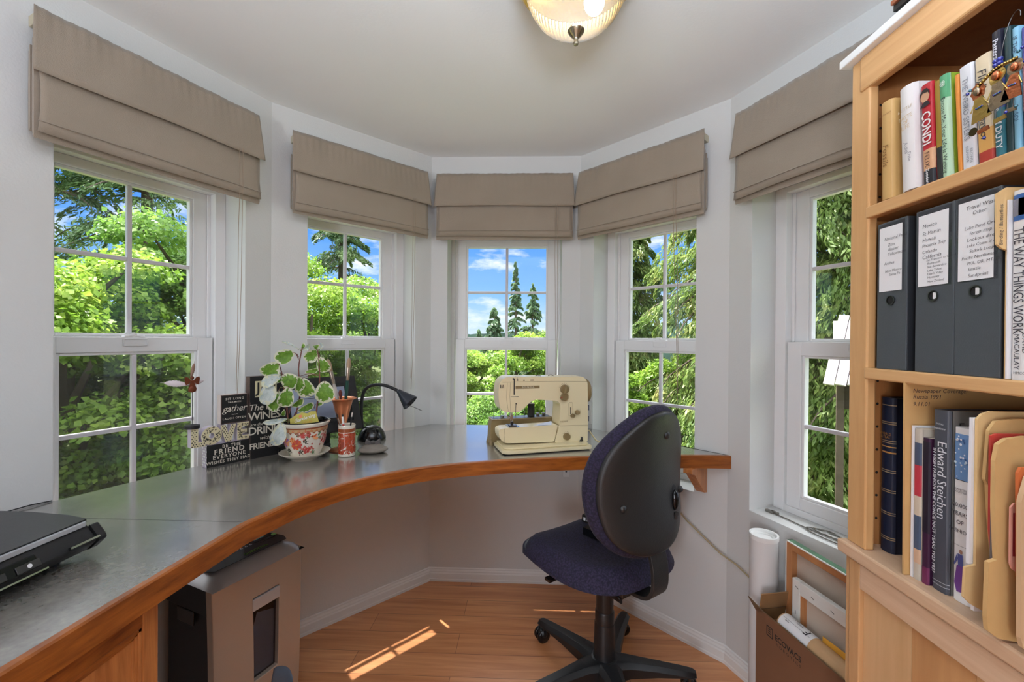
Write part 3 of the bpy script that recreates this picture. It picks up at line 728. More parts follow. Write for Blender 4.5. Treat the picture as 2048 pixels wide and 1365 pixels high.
m = MB(K); m.box(-.06, .06, -.14, .10, .432, .452, M['steel']); m.box(-.055, -.048, -.13, .09, .405, .44, M['softblack']); m.box(.048, .055, -.13, .09, .405, .44, M['softblack']); m.box(-.045, .045, -.05, .05, .41, .44, M['steel'])
for s in (-1, 1): m.cyl(.010, -.066, .066, M['gloss'], T(0, -.09 + .03 * s, .425) @ RY(PI / 2), 12)
m.build('tilt_mechanism', ch, smooth=30, bevel=.002)
m = MB(K); m.tube([(-.05, .05, .43), (-.14, .09, .435), (-.17, .10, .437)], .006, M['gloss'], 8); m.box(-.215, -.165, .085, .115, .431, .444, M['gloss']); m.build('lever', ch, smooth=40, bevel=.003)
m = MB(K); m.lathe([(.034, .415), (.034, .30), (.036, .298), (.036, .235)], M['blackpl'], None, 28); m.lathe([(.039, .252), (.040, .248), (.042, .13), (.046, .10)], M['blackpl'], None, 28); m.lathe([(.0355, .30), (.0375, .295), (.0375, .25)], M['blackpl'], None, 28); m.build('gas_column', ch, smooth=40)
m = MB(K); m.lathe([(.046, .06), (.058, .062), (.066, .085), (.060, .112), (.046, .118), (.03, .118)], M['blackpl'], None, 28); m.build('hub', ch, smooth=60)
RB = .325
for k in range(5):
    a = R(136 - 37 - 72 * k); A = K @ RZ(a)
    m = MB(A); vs = []; prof_ = [(.03, .056, .050, .115), (.10, .040, .066, .118), (.20, .031, .078, .114), (.29, .027, .086, .108), (RB + .005, .025, .088, .104), (RB + .018, .016, .090, .100)]
    for (x, w_, zl, zh) in prof_: vs += [(x, -w_, zl), (x, w_, zl), (x, w_, zh - .014), (x, w_ * .55, zh), (x, -w_ * .55, zh), (x, -w_, zh - .014)]
    q = len(prof_); fs = [(6 * i + c, 6 * i + (c + 1) % 6, 6 * i + 6 + (c + 1) % 6, 6 * i + 6 + c) for i in range(q - 1) for c in range(6)] + [tuple(range(6))[::-1], tuple(6 * (q - 1) + c for c in range(6))]
    m.add(vs, [f[::-1] for f in fs], M['blackpl']); lg = m.build('base_arm', ch, smooth=35, bevel=.004)
    m = MB(A @ T(RB - .005, 0, 0) @ RZ(1.2 + k * .9))
    for s in (-1, 1): m.lathe([(.010, .006 * s), (.026, .007 * s), (.030, .011 * s), (.030, .021 * s), (.024, .026 * s), (.0, .028 * s)], M['gloss'], T(0, -.018, .030) @ RX(PI / 2), 20)
    m.ball((0, -.010, .042), (.022, .026, .022), M['blackpl'], n=12, k=8); m.cyl(.006, .045, .092, M['steel'], None, 10)
    m.build('caster', ch, smooth=50)
# black adapters lying on the seat
SP = K @ T(.035, .068, .556) @ RZ(.15)
b = MB(SP); b.box(-.035, .035, -.055, .055, 0, .030, M['gloss']); b.box(-.030, .030, -.0556, -.055, .004, .025, M['blackpl'])
t = b.build('power_adapter', None, smooth=0, bevel=.005); loc = SP.translation; origin_to(t, loc); tag(t, 'glossy black adapter brick lying on the blue chair seat', 'adapter')
SP = K @ T(.105, .165, .556) @ RZ(.25)
b = MB(SP); b.box(-.020, .020, -.05, .05, 0, .034, M['blackpl'])
Q = basis((-.0203, 0, .017), (0, -1, 0), (0, 0, 1))
for k in range(5): b.rect(-.04 + .017 * k, -.03 + .017 * k, -.006, .008, M['paper'], Q)
t = b.build('power_adapter', None, smooth=0, bevel=.004); origin_to(t, SP.translation); tag(t, 'small black charger block with white markings on the chair seat, behind the glossy adapter', 'adapter')

# ------------------------------------------------------------------ ceiling lamp
cl = thing('ceiling_lamp', 'flush ceiling lamp with ribbed glass bowl, brass ring and metal finial', 'lamp', (.127, 1.17, H))
L0 = T(.127, 1.17, 0)
m = MB(L0); m.lathe([(.0, H), (.170, H), (.176, H - .012), (.172, H - .030), (.165, H - .046), (.158, H - .062), (.150, H - .070), (.140, H - .064), (.0, H - .055)][::-1], M['brass'], None, 48); m.build('brass_ring', cl, smooth=40)
gl = bpy.data.materials.new('ribbed_glass'); gl.use_nodes = True; nt = gl.node_tree; nt.nodes.clear(); N = nt.nodes; L = nt.links
o = N.new('ShaderNodeOutputMaterial'); tr = N.new('ShaderNodeBsdfTransparent'); gg = N.new('ShaderNodeBsdfGlossy'); gg.inputs['Roughness'].default_value = .12; tl = N.new('ShaderNodeBsdfTranslucent'); dd = N.new('ShaderNodeBsdfDiffuse')
x1 = N.new('ShaderNodeMixShader'); x2 = N.new('ShaderNodeMixShader'); x3 = N.new('ShaderNodeMixShader'); lw = N.new('ShaderNodeLayerWeight'); lw.inputs[0].default_value = .35
L.new(tl.outputs[0], x1.inputs[1]); L.new(dd.outputs[0], x1.inputs[2]); x1.inputs[0].default_value = .4
L.new(tr.outputs[0], x2.inputs[1]); L.new(x1.outputs[0], x2.inputs[2]); x2.inputs[0].default_value = .14
L.new(lw.outputs['Fresnel'], x3.inputs[0]); L.new(x2.outputs[0], x3.inputs[1]); L.new(gg.outputs[0], x3.inputs[2]); L.new(x3.outputs[0], o.inputs[0])
m = MB(L0); m.lathe([(.012, H - .186), (.045, H - .183), (.080, H - .168), (.105, H - .147), (.122, H - .120), (.132, H - .095), (.138, H - .066)], gl, None, 288, .014, 72, cap=False); m.build('glass_bowl', cl, smooth=80)
m = MB(L0); m.lathe([(.0, H - .228), (.006, H - .227), (.008, H - .221), (.005, H - .214), (.007, H - .210), (.018, H - .198), (.023, H - .190), (.019, H - .183), (.0, H - .181)], M['nickel'], None, 24); m.build('finial', cl, smooth=50)
bulb = mat('bulb', (255, 250, 240), .4, emit=(255, 244, 226), estr=3.)
m = MB(L0); m.ball((.05, .01, H - .105), (.028, .028, .034), bulb); m.build('bulb', cl, smooth=60)
# ------------------------------------------------------------------ word blocks by the left window
d2 = Vector((-1.097 + 1.177, 1.668 - 1.543)).normalized()
FX = basis((-1.177, 1.543, HD), (d2.x, d2.y, 0), (0, 0, 1))          # x along the face, y up, z towards the room
sb = mat('sign_black', (17, 16, 16), .8, bump=.2, bscale=300); sbw = mat('sign_wood_edge', (84, 64, 56), .7, var=.25, vscale=60); let = mat('sign_letter', (214, 206, 190), .7); lilac = mat('lilac_paint', (196, 184, 200), .6); ivory = mat('ivory_print', (216, 204, 164), .65)
def block(Xf, x0, x1, z0, z1, dep, face, edge, m=None):
    m = m or MB(Xf)
    m.box(x0, x1, z0, z1, -dep, -.0015, edge); m.box(x0, x1, z0, z1, -.0015, 0, face); m.M = I4; return m
m = block(FX, 0, .148, 0, .082, .04, sb, lilac)
SXf = FX @ basis((0, 0, 0), (0, 0, 1), (0, 1, 0))      # left end face, x towards the room
for k in range(8):
    for j in range(3): m.disc(.0038, M['white'], FX @ basis((-.0002, .008 + .0105 * k, -.034 + .0135 * j + .005 * (k % 2)), (0, 0, 1), (0, 1, 0)), 10)
m.text('BE THE', .017, let, FX @ T(.083, .070), bold=.012, space=1.25)
m.text('FRIEND', .0265, let, FX @ T(.076, .052), bold=.02, space=1.25)
m.text('EVERYONE', .0205, let, FX @ T(.076, .0325), bold=.015, space=1.18)
m.text('WISHES THEY HAD', .0165, let, FX @ T(.075, .0145), bold=.015, space=1.1)
one(m, 'sign_block', 'low black word block with polka dot end, lowest of the stack by the left window', 'sign', FX.translation, 'word blocks on the desk', smooth=0)
# letters L O V E standing on the low block
lv = thing('letter_ornament', 'polka dot and scroll letters L O V E standing on the low black word block', 'ornament', FX @ Vector((.06, .083, -.02)), 0)
def dots(mb, x0, x1, y0, y1, st, r, inside, Xf, mt):
    j = 0; y = y0
    while y < y1:
        x = x0 + (st / 2 if j % 2 else 0)
        while x < x1:
            if inside(x, y): mb.disc(r, mt, Xf @ T(x, y), 8)
            x += st
        y += st * .86; j += 1
dep = .032
Lp_ = [(-.049, .083), (-.004, .083), (-.004, .101), (-.027, .101), (-.027, .152), (-.049, .152)]
m = MB(FX); m.prism(Lp_, -dep, -.001, lilac); m.prism(Lp_, -.001, .0, ivory)
dots(m, -.046, -.005, .087, .15, .0085, .0022, lambda x, y: x < -.029 or y < .099, I4, M['black']); m.build('letter', lv, smooth=0)
m = MB(FX); n = 28; cx, cy = .016, .118; vs = []
for (r1, r2, z) in ((.034, .034, -dep), (.034, .034, 0), (.009, .010, 0), (.009, .010, -dep)):
    for k in range(n): vs.append((cx + r1 * math.cos(2 * PI * k / n), cy + r2 * math.sin(2 * PI * k / n), z))
m.add(vs, [(k, (k + 1) % n, n + (k + 1) % n, n + k) for k in range(n)] + [(2 * n + k, 2 * n + (k + 1) % n, 3 * n + (k + 1) % n, 3 * n + k) for k in range(n)] + [(3 * n + k, 3 * n + (k + 1) % n, (k + 1) % n, k) for k in range(n)], lilac)
m.add(vs, [(n + k, n + (k + 1) % n, 2 * n + (k + 1) % n, 2 * n + k) for k in range(n)], ivory)
rs = random.Random(3)
def scroll(mb, Xf, x, y, s, mt):
    a = rs.uniform(0, 6.28); pts = []
    for k in range(8):
        t = k / 7; rr = s * (.25 + .75 * t); th_ = a + t * 4.5; pts.append((x + rr * math.cos(th_), y + rr * math.sin(th_), .0003))
    mb.tube(pts, .0009, mt, 4, Xf)
for k in range(46):
    a = rs.uniform(0, 6.28); r = rs.uniform(.013, .031); scroll(m, I4, cx + r * math.cos(a), cy + r * math.sin(a), .0035, M['black'])
m.build('letter', lv, smooth=30)
m = MB(FX); Vp = [(.044, .151), (.062, .151), (.072, .118), (.082, .151), (.099, .151), (.081, .085), (.062, .085)]
m.prism(Vp, -dep, -.001, lilac); m.prism(Vp, -.001, 0, ivory)
def inV(x, y): t = (y - .085) / .066; return .064 - .018 * t < x < .079 + .017 * t and not (y > .120 and abs(x - .072) < (y - .118) * .30)
dots(m, .044, .1, .088, .15, .0085, .0022, inV, I4, M['black']); m.build('letter', lv, smooth=0)
m = MB(FX); Ep = [(.103, .085), (.146, .085), (.146, .101), (.121, .101), (.121, .111), (.138, .111), (.138, .125), (.121, .125), (.121, .136), (.146, .136), (.146, .152), (.103, .152)]
m.prism(Ep, -dep, -.001, lilac); m.prism(Ep, -.001, 0, ivory)
for k in range(60):
    x, y = rs.uniform(.106, .143), rs.uniform(.089, .149)
    if x < .118 or y < .098 or y > .139 or (.114 < y < .122 and x < .135): scroll(m, I4, x, y, .0032, M['black'])
m.build('letter', lv, smooth=30)
# square block on top of the letters
GX = FX @ T(.047, .1535, -.003)
m = block(GX, 0, .094, 0, .110, .030, sbw, mat('pale_edge', (206, 192, 186), .7)); m.rect(.003, .091, .003, .107, sb, GX, .0002)
m.text('SIT LONG', .0115, let, GX @ T(.048, .094), bold=.01, space=1.35); m.text('TALK MUCH', .0078, let, GX @ T(.047, .081), bold=.012, space=1.1)
m.text('gather', .036, let, GX @ T(.047, .056), shear=.28, bold=-.004, space=.92); m.text('~~~', .012, let, GX @ T(.048, .034), bold=.03)
m.text('LAUGH OFTEN', .0105, let, GX @ T(.047, .019), bold=.008, space=1.2)
one(m, 'sign_block', 'square black block with gather in script, resting on the patterned letters', 'sign', GX @ Vector((.047, 0, -.015)), 'word blocks on the desk', smooth=0)
# tall block and small block on it
d3 = Vector((-1.03 + 1.092, 1.75 - 1.665)).normalized()
WX = basis((-1.092, 1.665, HD), (d3.x, d3.y, 0), (0, 0, 1))
m = block(WX, 0, .105, 0, .226, .036, sb, sbw)
for (s, sz, y, kw) in (('The best', .036, .203, dict(shear=.25, space=.95)), ('WINES', .043, .168, dict(bold=.015, space=.9)), ('are the ones we', .0165, .136, dict(shear=.25)), ('DRINK', .043, .109, dict(bold=.015, space=.9)), ('with', .022, .078, dict(shear=.25)), ('FRIENDS', .033, .048, dict(bold=.015, space=.88))):
    m.text(s, sz, let, WX @ T(.052, y), **kw)
one(m, 'sign_block', 'tall black block about wines and friends, between the low blocks and the plant', 'sign', WX @ Vector((.05, 0, -.018)), 'word blocks on the desk', smooth=0)
JX = WX @ T(-.003, .227, .001)
m = block(JX, 0, .118, 0, .101, .040, sb, sbw); m.rect(.018, .100, .018, .083, ivory, JX, .0006); m.text('Joy', .058, M['black'], JX @ T(.059, .054, .0006), bold=.01)
one(m, 'sign_block', 'dark block with Joy on cream, topmost on the tall black block', 'sign', JX @ Vector((.06, 0, -.02)), 'word blocks on the desk', smooth=0)
# angel on a wire with feathers
an = thing('angel_ornament', 'rust brown angel on a thin wire with feathers, standing on the letter L', 'ornament', FX @ Vector((-.038, .153, -.014)), 0)
AX = FX @ T(-.042, 0, -.012); rust = mat('rust_metal', (112, 56, 32), .45, .5, var=.2, vscale=40)
m = MB(AX); m.cyl(.0235, 0, .012, M['black'], basis((0, .153, 0), (1, 0, 0), (0, 0, -1)), 28); m.build('base', an, smooth=40)
m = MB(AX); m.tube([(0, .164, 0), (.0005, .22, .0), (0, .285, 0)], .0011, M['black'], 6); m.build('wire', an)
m = MB(AX); m.prism([(0, .283), (.011, .287), (.013, .297), (.008, .312), (.005, .328), (-.005, .328), (-.008, .312), (-.013, .297), (-.011, .287)], -.002, .002, rust); m.ball((0, .296, .0), (.012, .013, .006), rust); m.ball((0, .336, 0), (.006, .0075, .004), rust); m.build('body', an, smooth=40, bevel=.0006)
for s in (-1, 1):
    m = MB(AX); m.prism([(s * .003, .326), (s * .012, .338), (s * .021, .341), (s * .024, .334), (s * .022, .322), (s * .019, .311), (s * .011, .316)], -.001, .001, rust); m.build('wing', an, smooth=0, bevel=.0004)
def feather(name, tip, root, wid, mt, bend):
    a = Vector(root); b = Vector(tip); t = (b - a); up = Vector((0, 0, 1)); w = t.cross(up).normalized(); n = 14
    def f(u, v):
        p = a + t * u + up * bend * math.sin(u * PI); q = (math.sin(min(1, u * 1.06 + .08) * PI) ** .5) * (.35 + .65 * min(1, u * 2)) * (1 + .10 * math.sin(u * 60 + v * 3))
        return tuple(p + w * wid * (v - .5) * q - up * .25 * wid * abs(v - .5) * q)
    mb = MB(AX); mb.grid(26, 4, f, mt); mb.tube([a + t * (k / 6) + up * bend * math.sin(k / 6 * PI) for k in range(7)], [.0008 - .00009 * k for k in range(7)], mt, 5); return mb.build(name, an, smooth=60, solid=.0003)
wf = mat('white_feather', (234, 222, 226), .8); bfm = mat('brown_feather', (150, 118, 100), .8)
feather('feather', (-.092, .326, -.006), (-.004, .312, -.006), .024, wf, .004)
feather('feather', (.046, .326, -.010), (.0, .310, -.008), .016, wf, -.004)
feather('feather', (.008, .398, -.004), (-.004, .330, -.004), .013, bfm, .003)

# ------------------------------------------------------------------ plant in its pot and saucer
PC = Vector((-.889, 1.697, HD))
PM = T(*PC)
porc = mat('porcelain', (232, 224, 208), .2, coat=.5)
m = MB(PM); m.lathe([(.0, .002), (.050, .0), (.052, .004), (.075, .016), (.093, .027), (.095, .030), (.091, .031), (.072, .021), (.05, .012), (.0, .011)], porc, None, 48)
one(m, 'saucer', 'white porcelain saucer under the flowered plant pot', 'saucer', PC, smooth=50)
pt = thing('potted_plant', 'variegated green and cream leafy plant in a flowered porcelain pot', 'plant', PC + Vector((0, 0, .0122)))
pot_prof = [(.052, .0125), (.056, .018), (.066, .04), (.076, .075), (.082, .11), (.084, .128), (.089, .138), (.094, .146), (.095, .150), (.092, .152)]
def pot_r(z):
    for (r0, z0), (r1, z1) in zip(pot_prof, pot_prof[1:]):
        if z0 <= z <= z1: return r0 + (r1 - r0) * (z - z0) / (z1 - z0)
    return .09
m = MB(PM); m.lathe(pot_prof + [(.086, .148), (.083, .140), (.080, .12)], porc, None, 64, cap=False); m.lathe([(.0, .013), (.053, .0125)], porc, None, 32)
pm = {k: mat('pot_' + k, c, .3) for k, c in dict(orange=(206, 92, 44), peach=(232, 160, 110), violet=(156, 90, 170), red=(190, 66, 60), green=(88, 130, 92), dark=(60, 60, 44), gold=(206, 150, 60), brown=(150, 76, 40)).items()}
va = math.atan2(-PC.y, -PC.x)          # the side turned to the room
def on_pot(a, z, off=.0006):
    """a: metres along the wall of the pot, to the viewer's right"""
    r = pot_r(z); th_ = va + a / r
    e = Vector((math.cos(th_), math.sin(th_), 0)); t = Vector((-math.sin(th_), math.cos(th_), 0))
    return basis(e * (r + off) + Vector((0, 0, z)), t, (0, 0, 1))
def petal_fl(a, z, r, c1, c2, n=8, lay=2):
    for l in range(lay):
        for k in range(n):
            t = 2 * PI * (k + .5 * l) / n; q = r * (1 - .4 * l)
            pts = [(q * .25 * math.cos(t - .5), q * .25 * math.sin(t - .5))] + [(q * rr * math.cos(t + dt), q * rr * math.sin(t + dt)) for rr, dt in ((.8, -.36), (1, -.15), (1, .15), (.8, .36))] + [(q * .25 * math.cos(t + .5), q * .25 * math.sin(t + .5))]
            cx_ = sum(p[0] for p in pts) / 6; cy_ = sum(p[1] for p in pts) / 6
            B = on_pot(a + cx_, z + cy_, .0006 + .0002 * l); m.poly([(p[0] - cx_, p[1] - cy_) for p in pts], pm[c1 if (k + l) % 2 else c2], B)
    m.disc(r * .24, pm['gold'], on_pot(a, z, .0012), 10)
def leafs(a, z, n, L_, mt, a0=0, spread=1.2):
    for k in range(n):
        t = a0 + spread * (k - (n - 1) / 2)
        for j in range(3):
            q = L_ * (.2 + .3 * j); w = L_ * (.12, .15, .07)[j]
            ca, sa = a + q * math.cos(t), z + q * math.sin(t); B = on_pot(ca, sa, .0005 + .0001 * j) @ RZ(t)
            m.poly([(-L_ * .18, 0), (0, w), (L_ * .18, 0), (0, -w)], pm[mt], B)
def sprig(a, z, n, sp, mt, rnd):
    for k in range(n):
        x, y = a + rnd.gauss(0, sp), z + rnd.gauss(0, sp * .7)
        for j in range(4): m.disc(.0017, pm[mt], on_pot(x + .0024 * math.cos(j * PI / 2), y + .0024 * math.sin(j * PI / 2), .0005), 6)
r_ = random.Random(8)
def pot_band(z0, z1, mt, off):
    for k in range(60):
        th_ = 2 * PI * k / 60
        vs = []
        for (t, z) in ((th_, z0), (th_ + 2 * PI / 60, z0), (th_ + 2 * PI / 60, z1), (th_, z1)):
            q = pot_r(z) + off; vs.append((q * math.cos(t), q * math.sin(t), z))
        m.add(vs, [(0, 1, 2, 3)], mt)
pot_band(.131, .137, pm['brown'], .0004); pot_band(.118, .131, mat('pot_band', (196, 160, 116), .3), .0004)
for k in range(26):
    a = (k - 13) * .0215
    petal_fl(a, .1255, .0058, 'orange', 'red', 5, 1); m.poly([(-.009, .004), (0, -.005), (.009, .004), (0, .001)], pm['brown'], on_pot(a + .0107, .1165))
petal_fl(-.030, .072, .021, 'orange', 'red', 9, 3); petal_fl(-.046, .089, .013, 'peach', 'orange', 7, 2); petal_fl(-.080, .080, .021, 'violet', 'peach', 9, 2)
leafs(-.008, .083, 3, .024, 'dark', .1, .55); leafs(-.020, .048, 3, .024, 'dark', -.9, .6); leafs(-.062, .055, 4, .024, 'dark', -1.7, .5); leafs(-.030, .104, 2, .018, 'green', .9, .7); leafs(.004, .098, 2, .016, 'green', .6, .7); leafs(-.07, .035, 2, .02, 'green', -1.2, .8)
for (a, z, n_, s_) in ((.004, .106, 26, .010), (-.012, .107, 18, .009), (.012, .053, 26, .011), (.001, .045, 14, .008), (.076, .075, 22, .010), (.082, .100, 14, .008), (.105, .08, 20, .01)): sprig(a, z, n_, s_, 'red', r_)
leafs(.025, .035, 6, .014, 'green', .2, .5)
# bird
Bp_ = lambda p, mt, off: m.poly([(x - .038, y - .1) for x, y in p], pm[mt], on_pot(.038, .1, off))
Bp_([(.020, .103), (.032, .100), (.044, .098), (.050, .092), (.044, .086), (.034, .088), (.027, .097)], 'peach', .0008); Bp_([(.024, .103), (.033, .104), (.042, .114), (.046, .113), (.042, .103), (.036, .098)], 'orange', .0010); Bp_([(.046, .104), (.058, .117), (.060, .112), (.051, .100)], 'green', .0009); Bp_([(.048, .095), (.058, .099), (.059, .093), (.050, .090)], 'green', .0009); Bp_([(.018, .1025), (.027, .106), (.030, .101), (.025, .098)], 'brown', .0011)
m.build('pot', pt, smooth=45)
m = MB(PM); m.lathe([(.060, .05), (.083, .146), (.086, .153), (.083, .155), (.079, .150), (.078, .132)], M['gloss'], None, 48, cap=False); m.build('pot_liner', pt, smooth=45)
m = MB(PM); m.lathe([(.0, .136), (.04, .137), (.078, .134)], mat('soil', (40, 34, 30), .9, bump=.8, bscale=120, var=.3, vscale=60), None, 24, cap=False); m.build('soil', pt, smooth=60)
# stems and leaves; local frame: x to the viewer's right, y away, z up
view = Vector((PC.x, PC.y, 0)).normalized(); PV = basis(PC, (view.y, -view.x, 0), (view.x, view.y, 0))
stemm = mat('plant_stem', (112, 62, 52), .6); stemg = mat('plant_stem_green', (110, 124, 60), .6)
lg = leaf_mat('leaf_green', (84, 124, 40), (110, 152, 56), (140, 176, 76), .35, 60.); lc = leaf_mat('leaf_cream', (214, 216, 178), (228, 228, 200), (236, 236, 222), .35, 40.); lp = leaf_mat('leaf_pale', (176, 192, 186), (200, 210, 206), (224, 230, 226), .2, 40.)
px = lambda x, y: ((x - 612.) / 485. , (909. - y) / 485.)     # photograph px -> metres in this frame
stems = [([(583, 842), (579, 800), (575, 770), (571, 740), (565, 722)], .010), ([(592, 838), (601, 800), (603, 770), (600, 735), (605, 700), (607, 688)], .020), ([(630, 838), (634, 800), (637, 765), (637, 735), (634, 700)], -.004)]
for pts, y in stems:
    m = MB(PV); q = smooth_curve([px(*p) for p in pts], 4); m.tube([(a, y * (1 - i / len(q)) + .010 * math.sin(i * .5), b) for i, (a, b) in enumerate(q)], [.0036 - .0018 * i / len(q) for i in range(len(q))], stemm, 7); m.build('stem', pt, smooth=60)
def leaf(base, tip, wid, y, roll=0., bend=.012, pale=False, flat=.0, stalk=None, seed=0):
    rn = random.Random(seed); b = Vector((*px(*base), 0)); t = Vector((*px(*tip), 0)); b = Vector((b.x, y, b.y)); t = Vector((t.x, y + flat, t.y))
    d = t - b; L_ = d.length; d /= L_; nrm = Vector((math.sin(roll), -math.cos(roll), 0)); nrm = (nrm - d * nrm.dot(d)).normalized(); w = d.cross(nrm)
    nR = 30; rad = (0., .45, .70, .86, 1.); jit = [rn.uniform(-.16, .12) for _ in range(nR)]
    vs = []
    for r in rad:
        for k in range(nR):
            a = 2 * PI * k / nR; s = .5 - .5 * math.cos(a)
            hw = math.sin(a) * (1 + .25 * math.cos(a) * -1)
            rr = r * (1 + jit[k] * (1 if r in (.70, .86) else 0)) if r < 1 else 1.
            ss = .5 + (s - .5) * rr; h = hw * .5 * wid * rr
            cup = (abs(h) / (wid * .5)) ** 2 * wid * .16
            p = b + d * L_ * ss + w * h + nrm * (bend * math.sin(ss * PI) * 1.0 + cup - .3 * bend * ss) + nrm * .0015 * math.sin(k * 2.1) * (r > .7)
            vs.append(p)
    fs = [(j * nR + k, j * nR + (k + 1) % nR, (j + 1) * nR + (k + 1) % nR, (j + 1) * nR + k) for j in range(4) for k in range(nR)]
    mb = MB(PV); mb.mi(lg)
    o = len(mb.v); mb.add(vs, [], lg)
    for q, f in enumerate(fs):
        j = q // nR; mm = (lp if pale else lg) if j < 2 or (j == 2 and rn.random() < .72) else lc
        if pale and j >= 2: mm = lc if rn.random() < .6 else lp
        mb.f.append(f); mb.m.append(mb.mi(mm))
    if stalk: 
        s0 = Vector((px(*stalk)[0], y * .7, px(*stalk)[1])); mid = (s0 + b) / 2 + Vector((0, 0, .008)); mb.tube([s0, mid, b, b + d * L_ * .5 + nrm * bend * .9], [.0016, .0014, .0012, .0005], stemm if not pale else stemg, 5)
    mb.build('leaf', pt, smooth=70)
LV = [((565, 722), (541, 746), .062, -.01, .3, (568, 735)), ((570, 745), (540, 764), .040, -.02, -.5, (570, 752), 1), ((562, 742), (566, 762), .044, .012, .2, (571, 744)), ((552, 756), (546, 798), .052, -.024, .2, (570, 753), 1), ((566, 776), (556, 815), .042, -.012, -.3, (572, 770)),
      ((574, 744), (594, 770), .056, -.006, .3, (570, 748)), ((584, 768), (574, 806), .052, -.030, .1, (574, 768)), ((602, 748), (598, 778), .036, -.016, .6, (634, 746)), ((607, 752), (620, 790), .060, -.012, -.2, (636, 748)), ((645, 758), (648, 800), .066, -.034, -.1, (634, 780)),
      ((637, 712), (652, 742), .046, .004, -.3, (636, 708)), ((634, 700), (610, 716), .048, .014, .5, (634, 706)), ((632, 698), (628, 688), .022, .012, .3, (634, 702)), ((592, 702), (560, 716), .052, -.004, .2, (600, 716)), ((594, 706), (572, 704), .030, .016, .7, (600, 712)), ((600, 697), (572, 681), .010, .01, .9, (604, 700), 1), ((606, 696), (620, 688), .018, .012, .8, (605, 698), 1), ((606, 694), (609, 684), .013, .006, .2, (605, 698)),
      ((637, 698), (640, 683), .015, .004, .4, (635, 702), 1), ((588, 809), (609, 794), .026, .028, .5, (584, 822)), ((598, 818), (628, 806), .028, .024, .4, (590, 832)), ((632, 806), (645, 804), .014, .022, .5, (628, 814)), ((582, 828), (541, 834), .020, -.022, .4, (584, 836), 1), ((574, 832), (562, 872), .048, -.058, .1, (584, 834), 1), ((576, 812), (571, 826), .016, .012, .2, (582, 812)), ((637, 735), (612, 742), .020, .012, .8, (637, 748)), ((566, 775), (569, 796), .02, .006, .1, (573, 770), 1)]
for k, a in enumerate(LV): leaf(a[0], a[1], a[2] * 1.08, a[3], a[4], .010, len(a) > 6, .012 * (-1) ** k, a[5], k)
m = MB(PV); m.tube([(*[px(598, 793)[0]], -.012, px(598, 793)[1]), (px(632, 792)[0], -.010, px(632, 792)[1])], .0009, M['black'], 5); m.tube([(px(606, 785)[0], .0, px(606, 785)[1]), (px(632, 791)[0], -.008, px(632, 791)[1])], .0009, M['black'], 5); m.build('tie', pt)
# name card stuck in the soil
m = MB(PV); c = [px(*p) for p in ((585.5, 829), (597, 821), (606, 817.5), (616, 820), (622, 816.5), (631, 817), (637, 840), (587, 842))]; 
CB = PV @ basis((0, -.035, 0), (1, 0, 0), (0, .12, 1)); m.M = CB
cardm = mat('garden_card', (196, 182, 84), .6, var=.12, vscale=90); m.prism(c, -.0008, .0008, cardm)
q = px(611, 830); m.text('Gardening', .019, M['paper'], T(q[0], q[1] + .002, .0008) @ RZ(.28), shear=.3, bold=.006); q = px(617, 837); m.text('LOVES', .009, mat('card_orange', (222, 150, 60), .6), T(q[0] - .004, q[1], .0009) @ RZ(.12), bold=.02, space=1.5); m.disc(.006, mat('card_rose', (226, 130, 96), .6), T(*px(604, 825), .0008), 12)
one(m, 'plant_marker', 'small olive yellow card lettered in white, stuck in the flowered pot', 'plant marker', PC + Vector((0, 0, .14)), smooth=0)

# ------------------------------------------------------------------ brush holders and brushes
VC = Vector((-.795, 1.832, HD)); VM = T(*VC)
m = MB(VM); m.lathe([(.0, .0), (.054, .001), (.056, .004), (.030, .010), (.014, .016), (.011, .03), (.012, .08), (.017, .115), (.026, .150), (.034, .185), (.041, .212), (.050, .221), (.058, .223), (.056, .2255), (.046, .224), (.037, .214), (.030, .185), (.020, .15), (.010, .118), (.0, .112)], M['copper'], None, 40)
one(m, 'copper_vase', 'flared copper vase holding large paint brushes, behind the painted cup', 'vase', VC, smooth=45)
def cup_glaze():
    m, nt, b = nmat('cup_glaze'); N = nt.nodes; L = nt.links
    tc = N.new('ShaderNodeTexCoord'); nz = N.new('ShaderNodeTexNoise'); nz.inputs['Scale'].default_value = 48; nz.inputs['Detail'].default_value = 4; nz.inputs['Distortion'].default_value = 1.2
    L.new(tc.outputs['Object'], nz.inputs['Vector']); rp = N.new('ShaderNodeValToRGB'); e = rp.color_ramp.elements; rp.color_ramp.interpolation = 'CONSTANT'
    e[0].position = 0; e[0].color = (*lin((150, 60, 36)), 1); e[1].position = .57; e[1].color = (*lin((228, 216, 196)), 1); k = e.new(.40); k.color = (*lin((182, 72, 40)), 1); k = e.new(.50); k.color = (*lin((166, 66, 40)), 1)
    L.new(nz.outputs['Fac'], rp.inputs['Fac']); L.new(rp.outputs['Color'], b.inputs['Base Color']); b.inputs['Roughness'].default_value = .22; b.inputs['Coat Weight'].default_value = .5
    return m
cupm = cup_glaze()
KC = Vector((-.739, 1.745, HD)); KM = T(*KC)
m = MB(KM); m.lathe([(.0, .0), (.030, .0), (.0335, .003), (.0335, .012)], porc, None, 40, cap=False)
m.lathe([(.0335, .012), (.0335, .03), (.0335, .05), (.0335, .07), (.0335, .098)], cupm, None, 40, cap=False); m.lathe([(.0337, .101), (.0337, .115)], pm['brown'], None, 40, cap=False); m.lathe([(.0335, .098), (.0335, .122), (.0345, .126), (.0335, .129), (.030, .127), (.0295, .02), (.0, .016)], porc, None, 40, cap=False)
cv = math.atan2(-KC.y, -KC.x); rq = random.Random(5); cr = [mat('cup_red', (176, 62, 34), .3), mat('cup_russet', (150, 64, 40), .3), mat('cup_brick', (198, 84, 50), .3)]
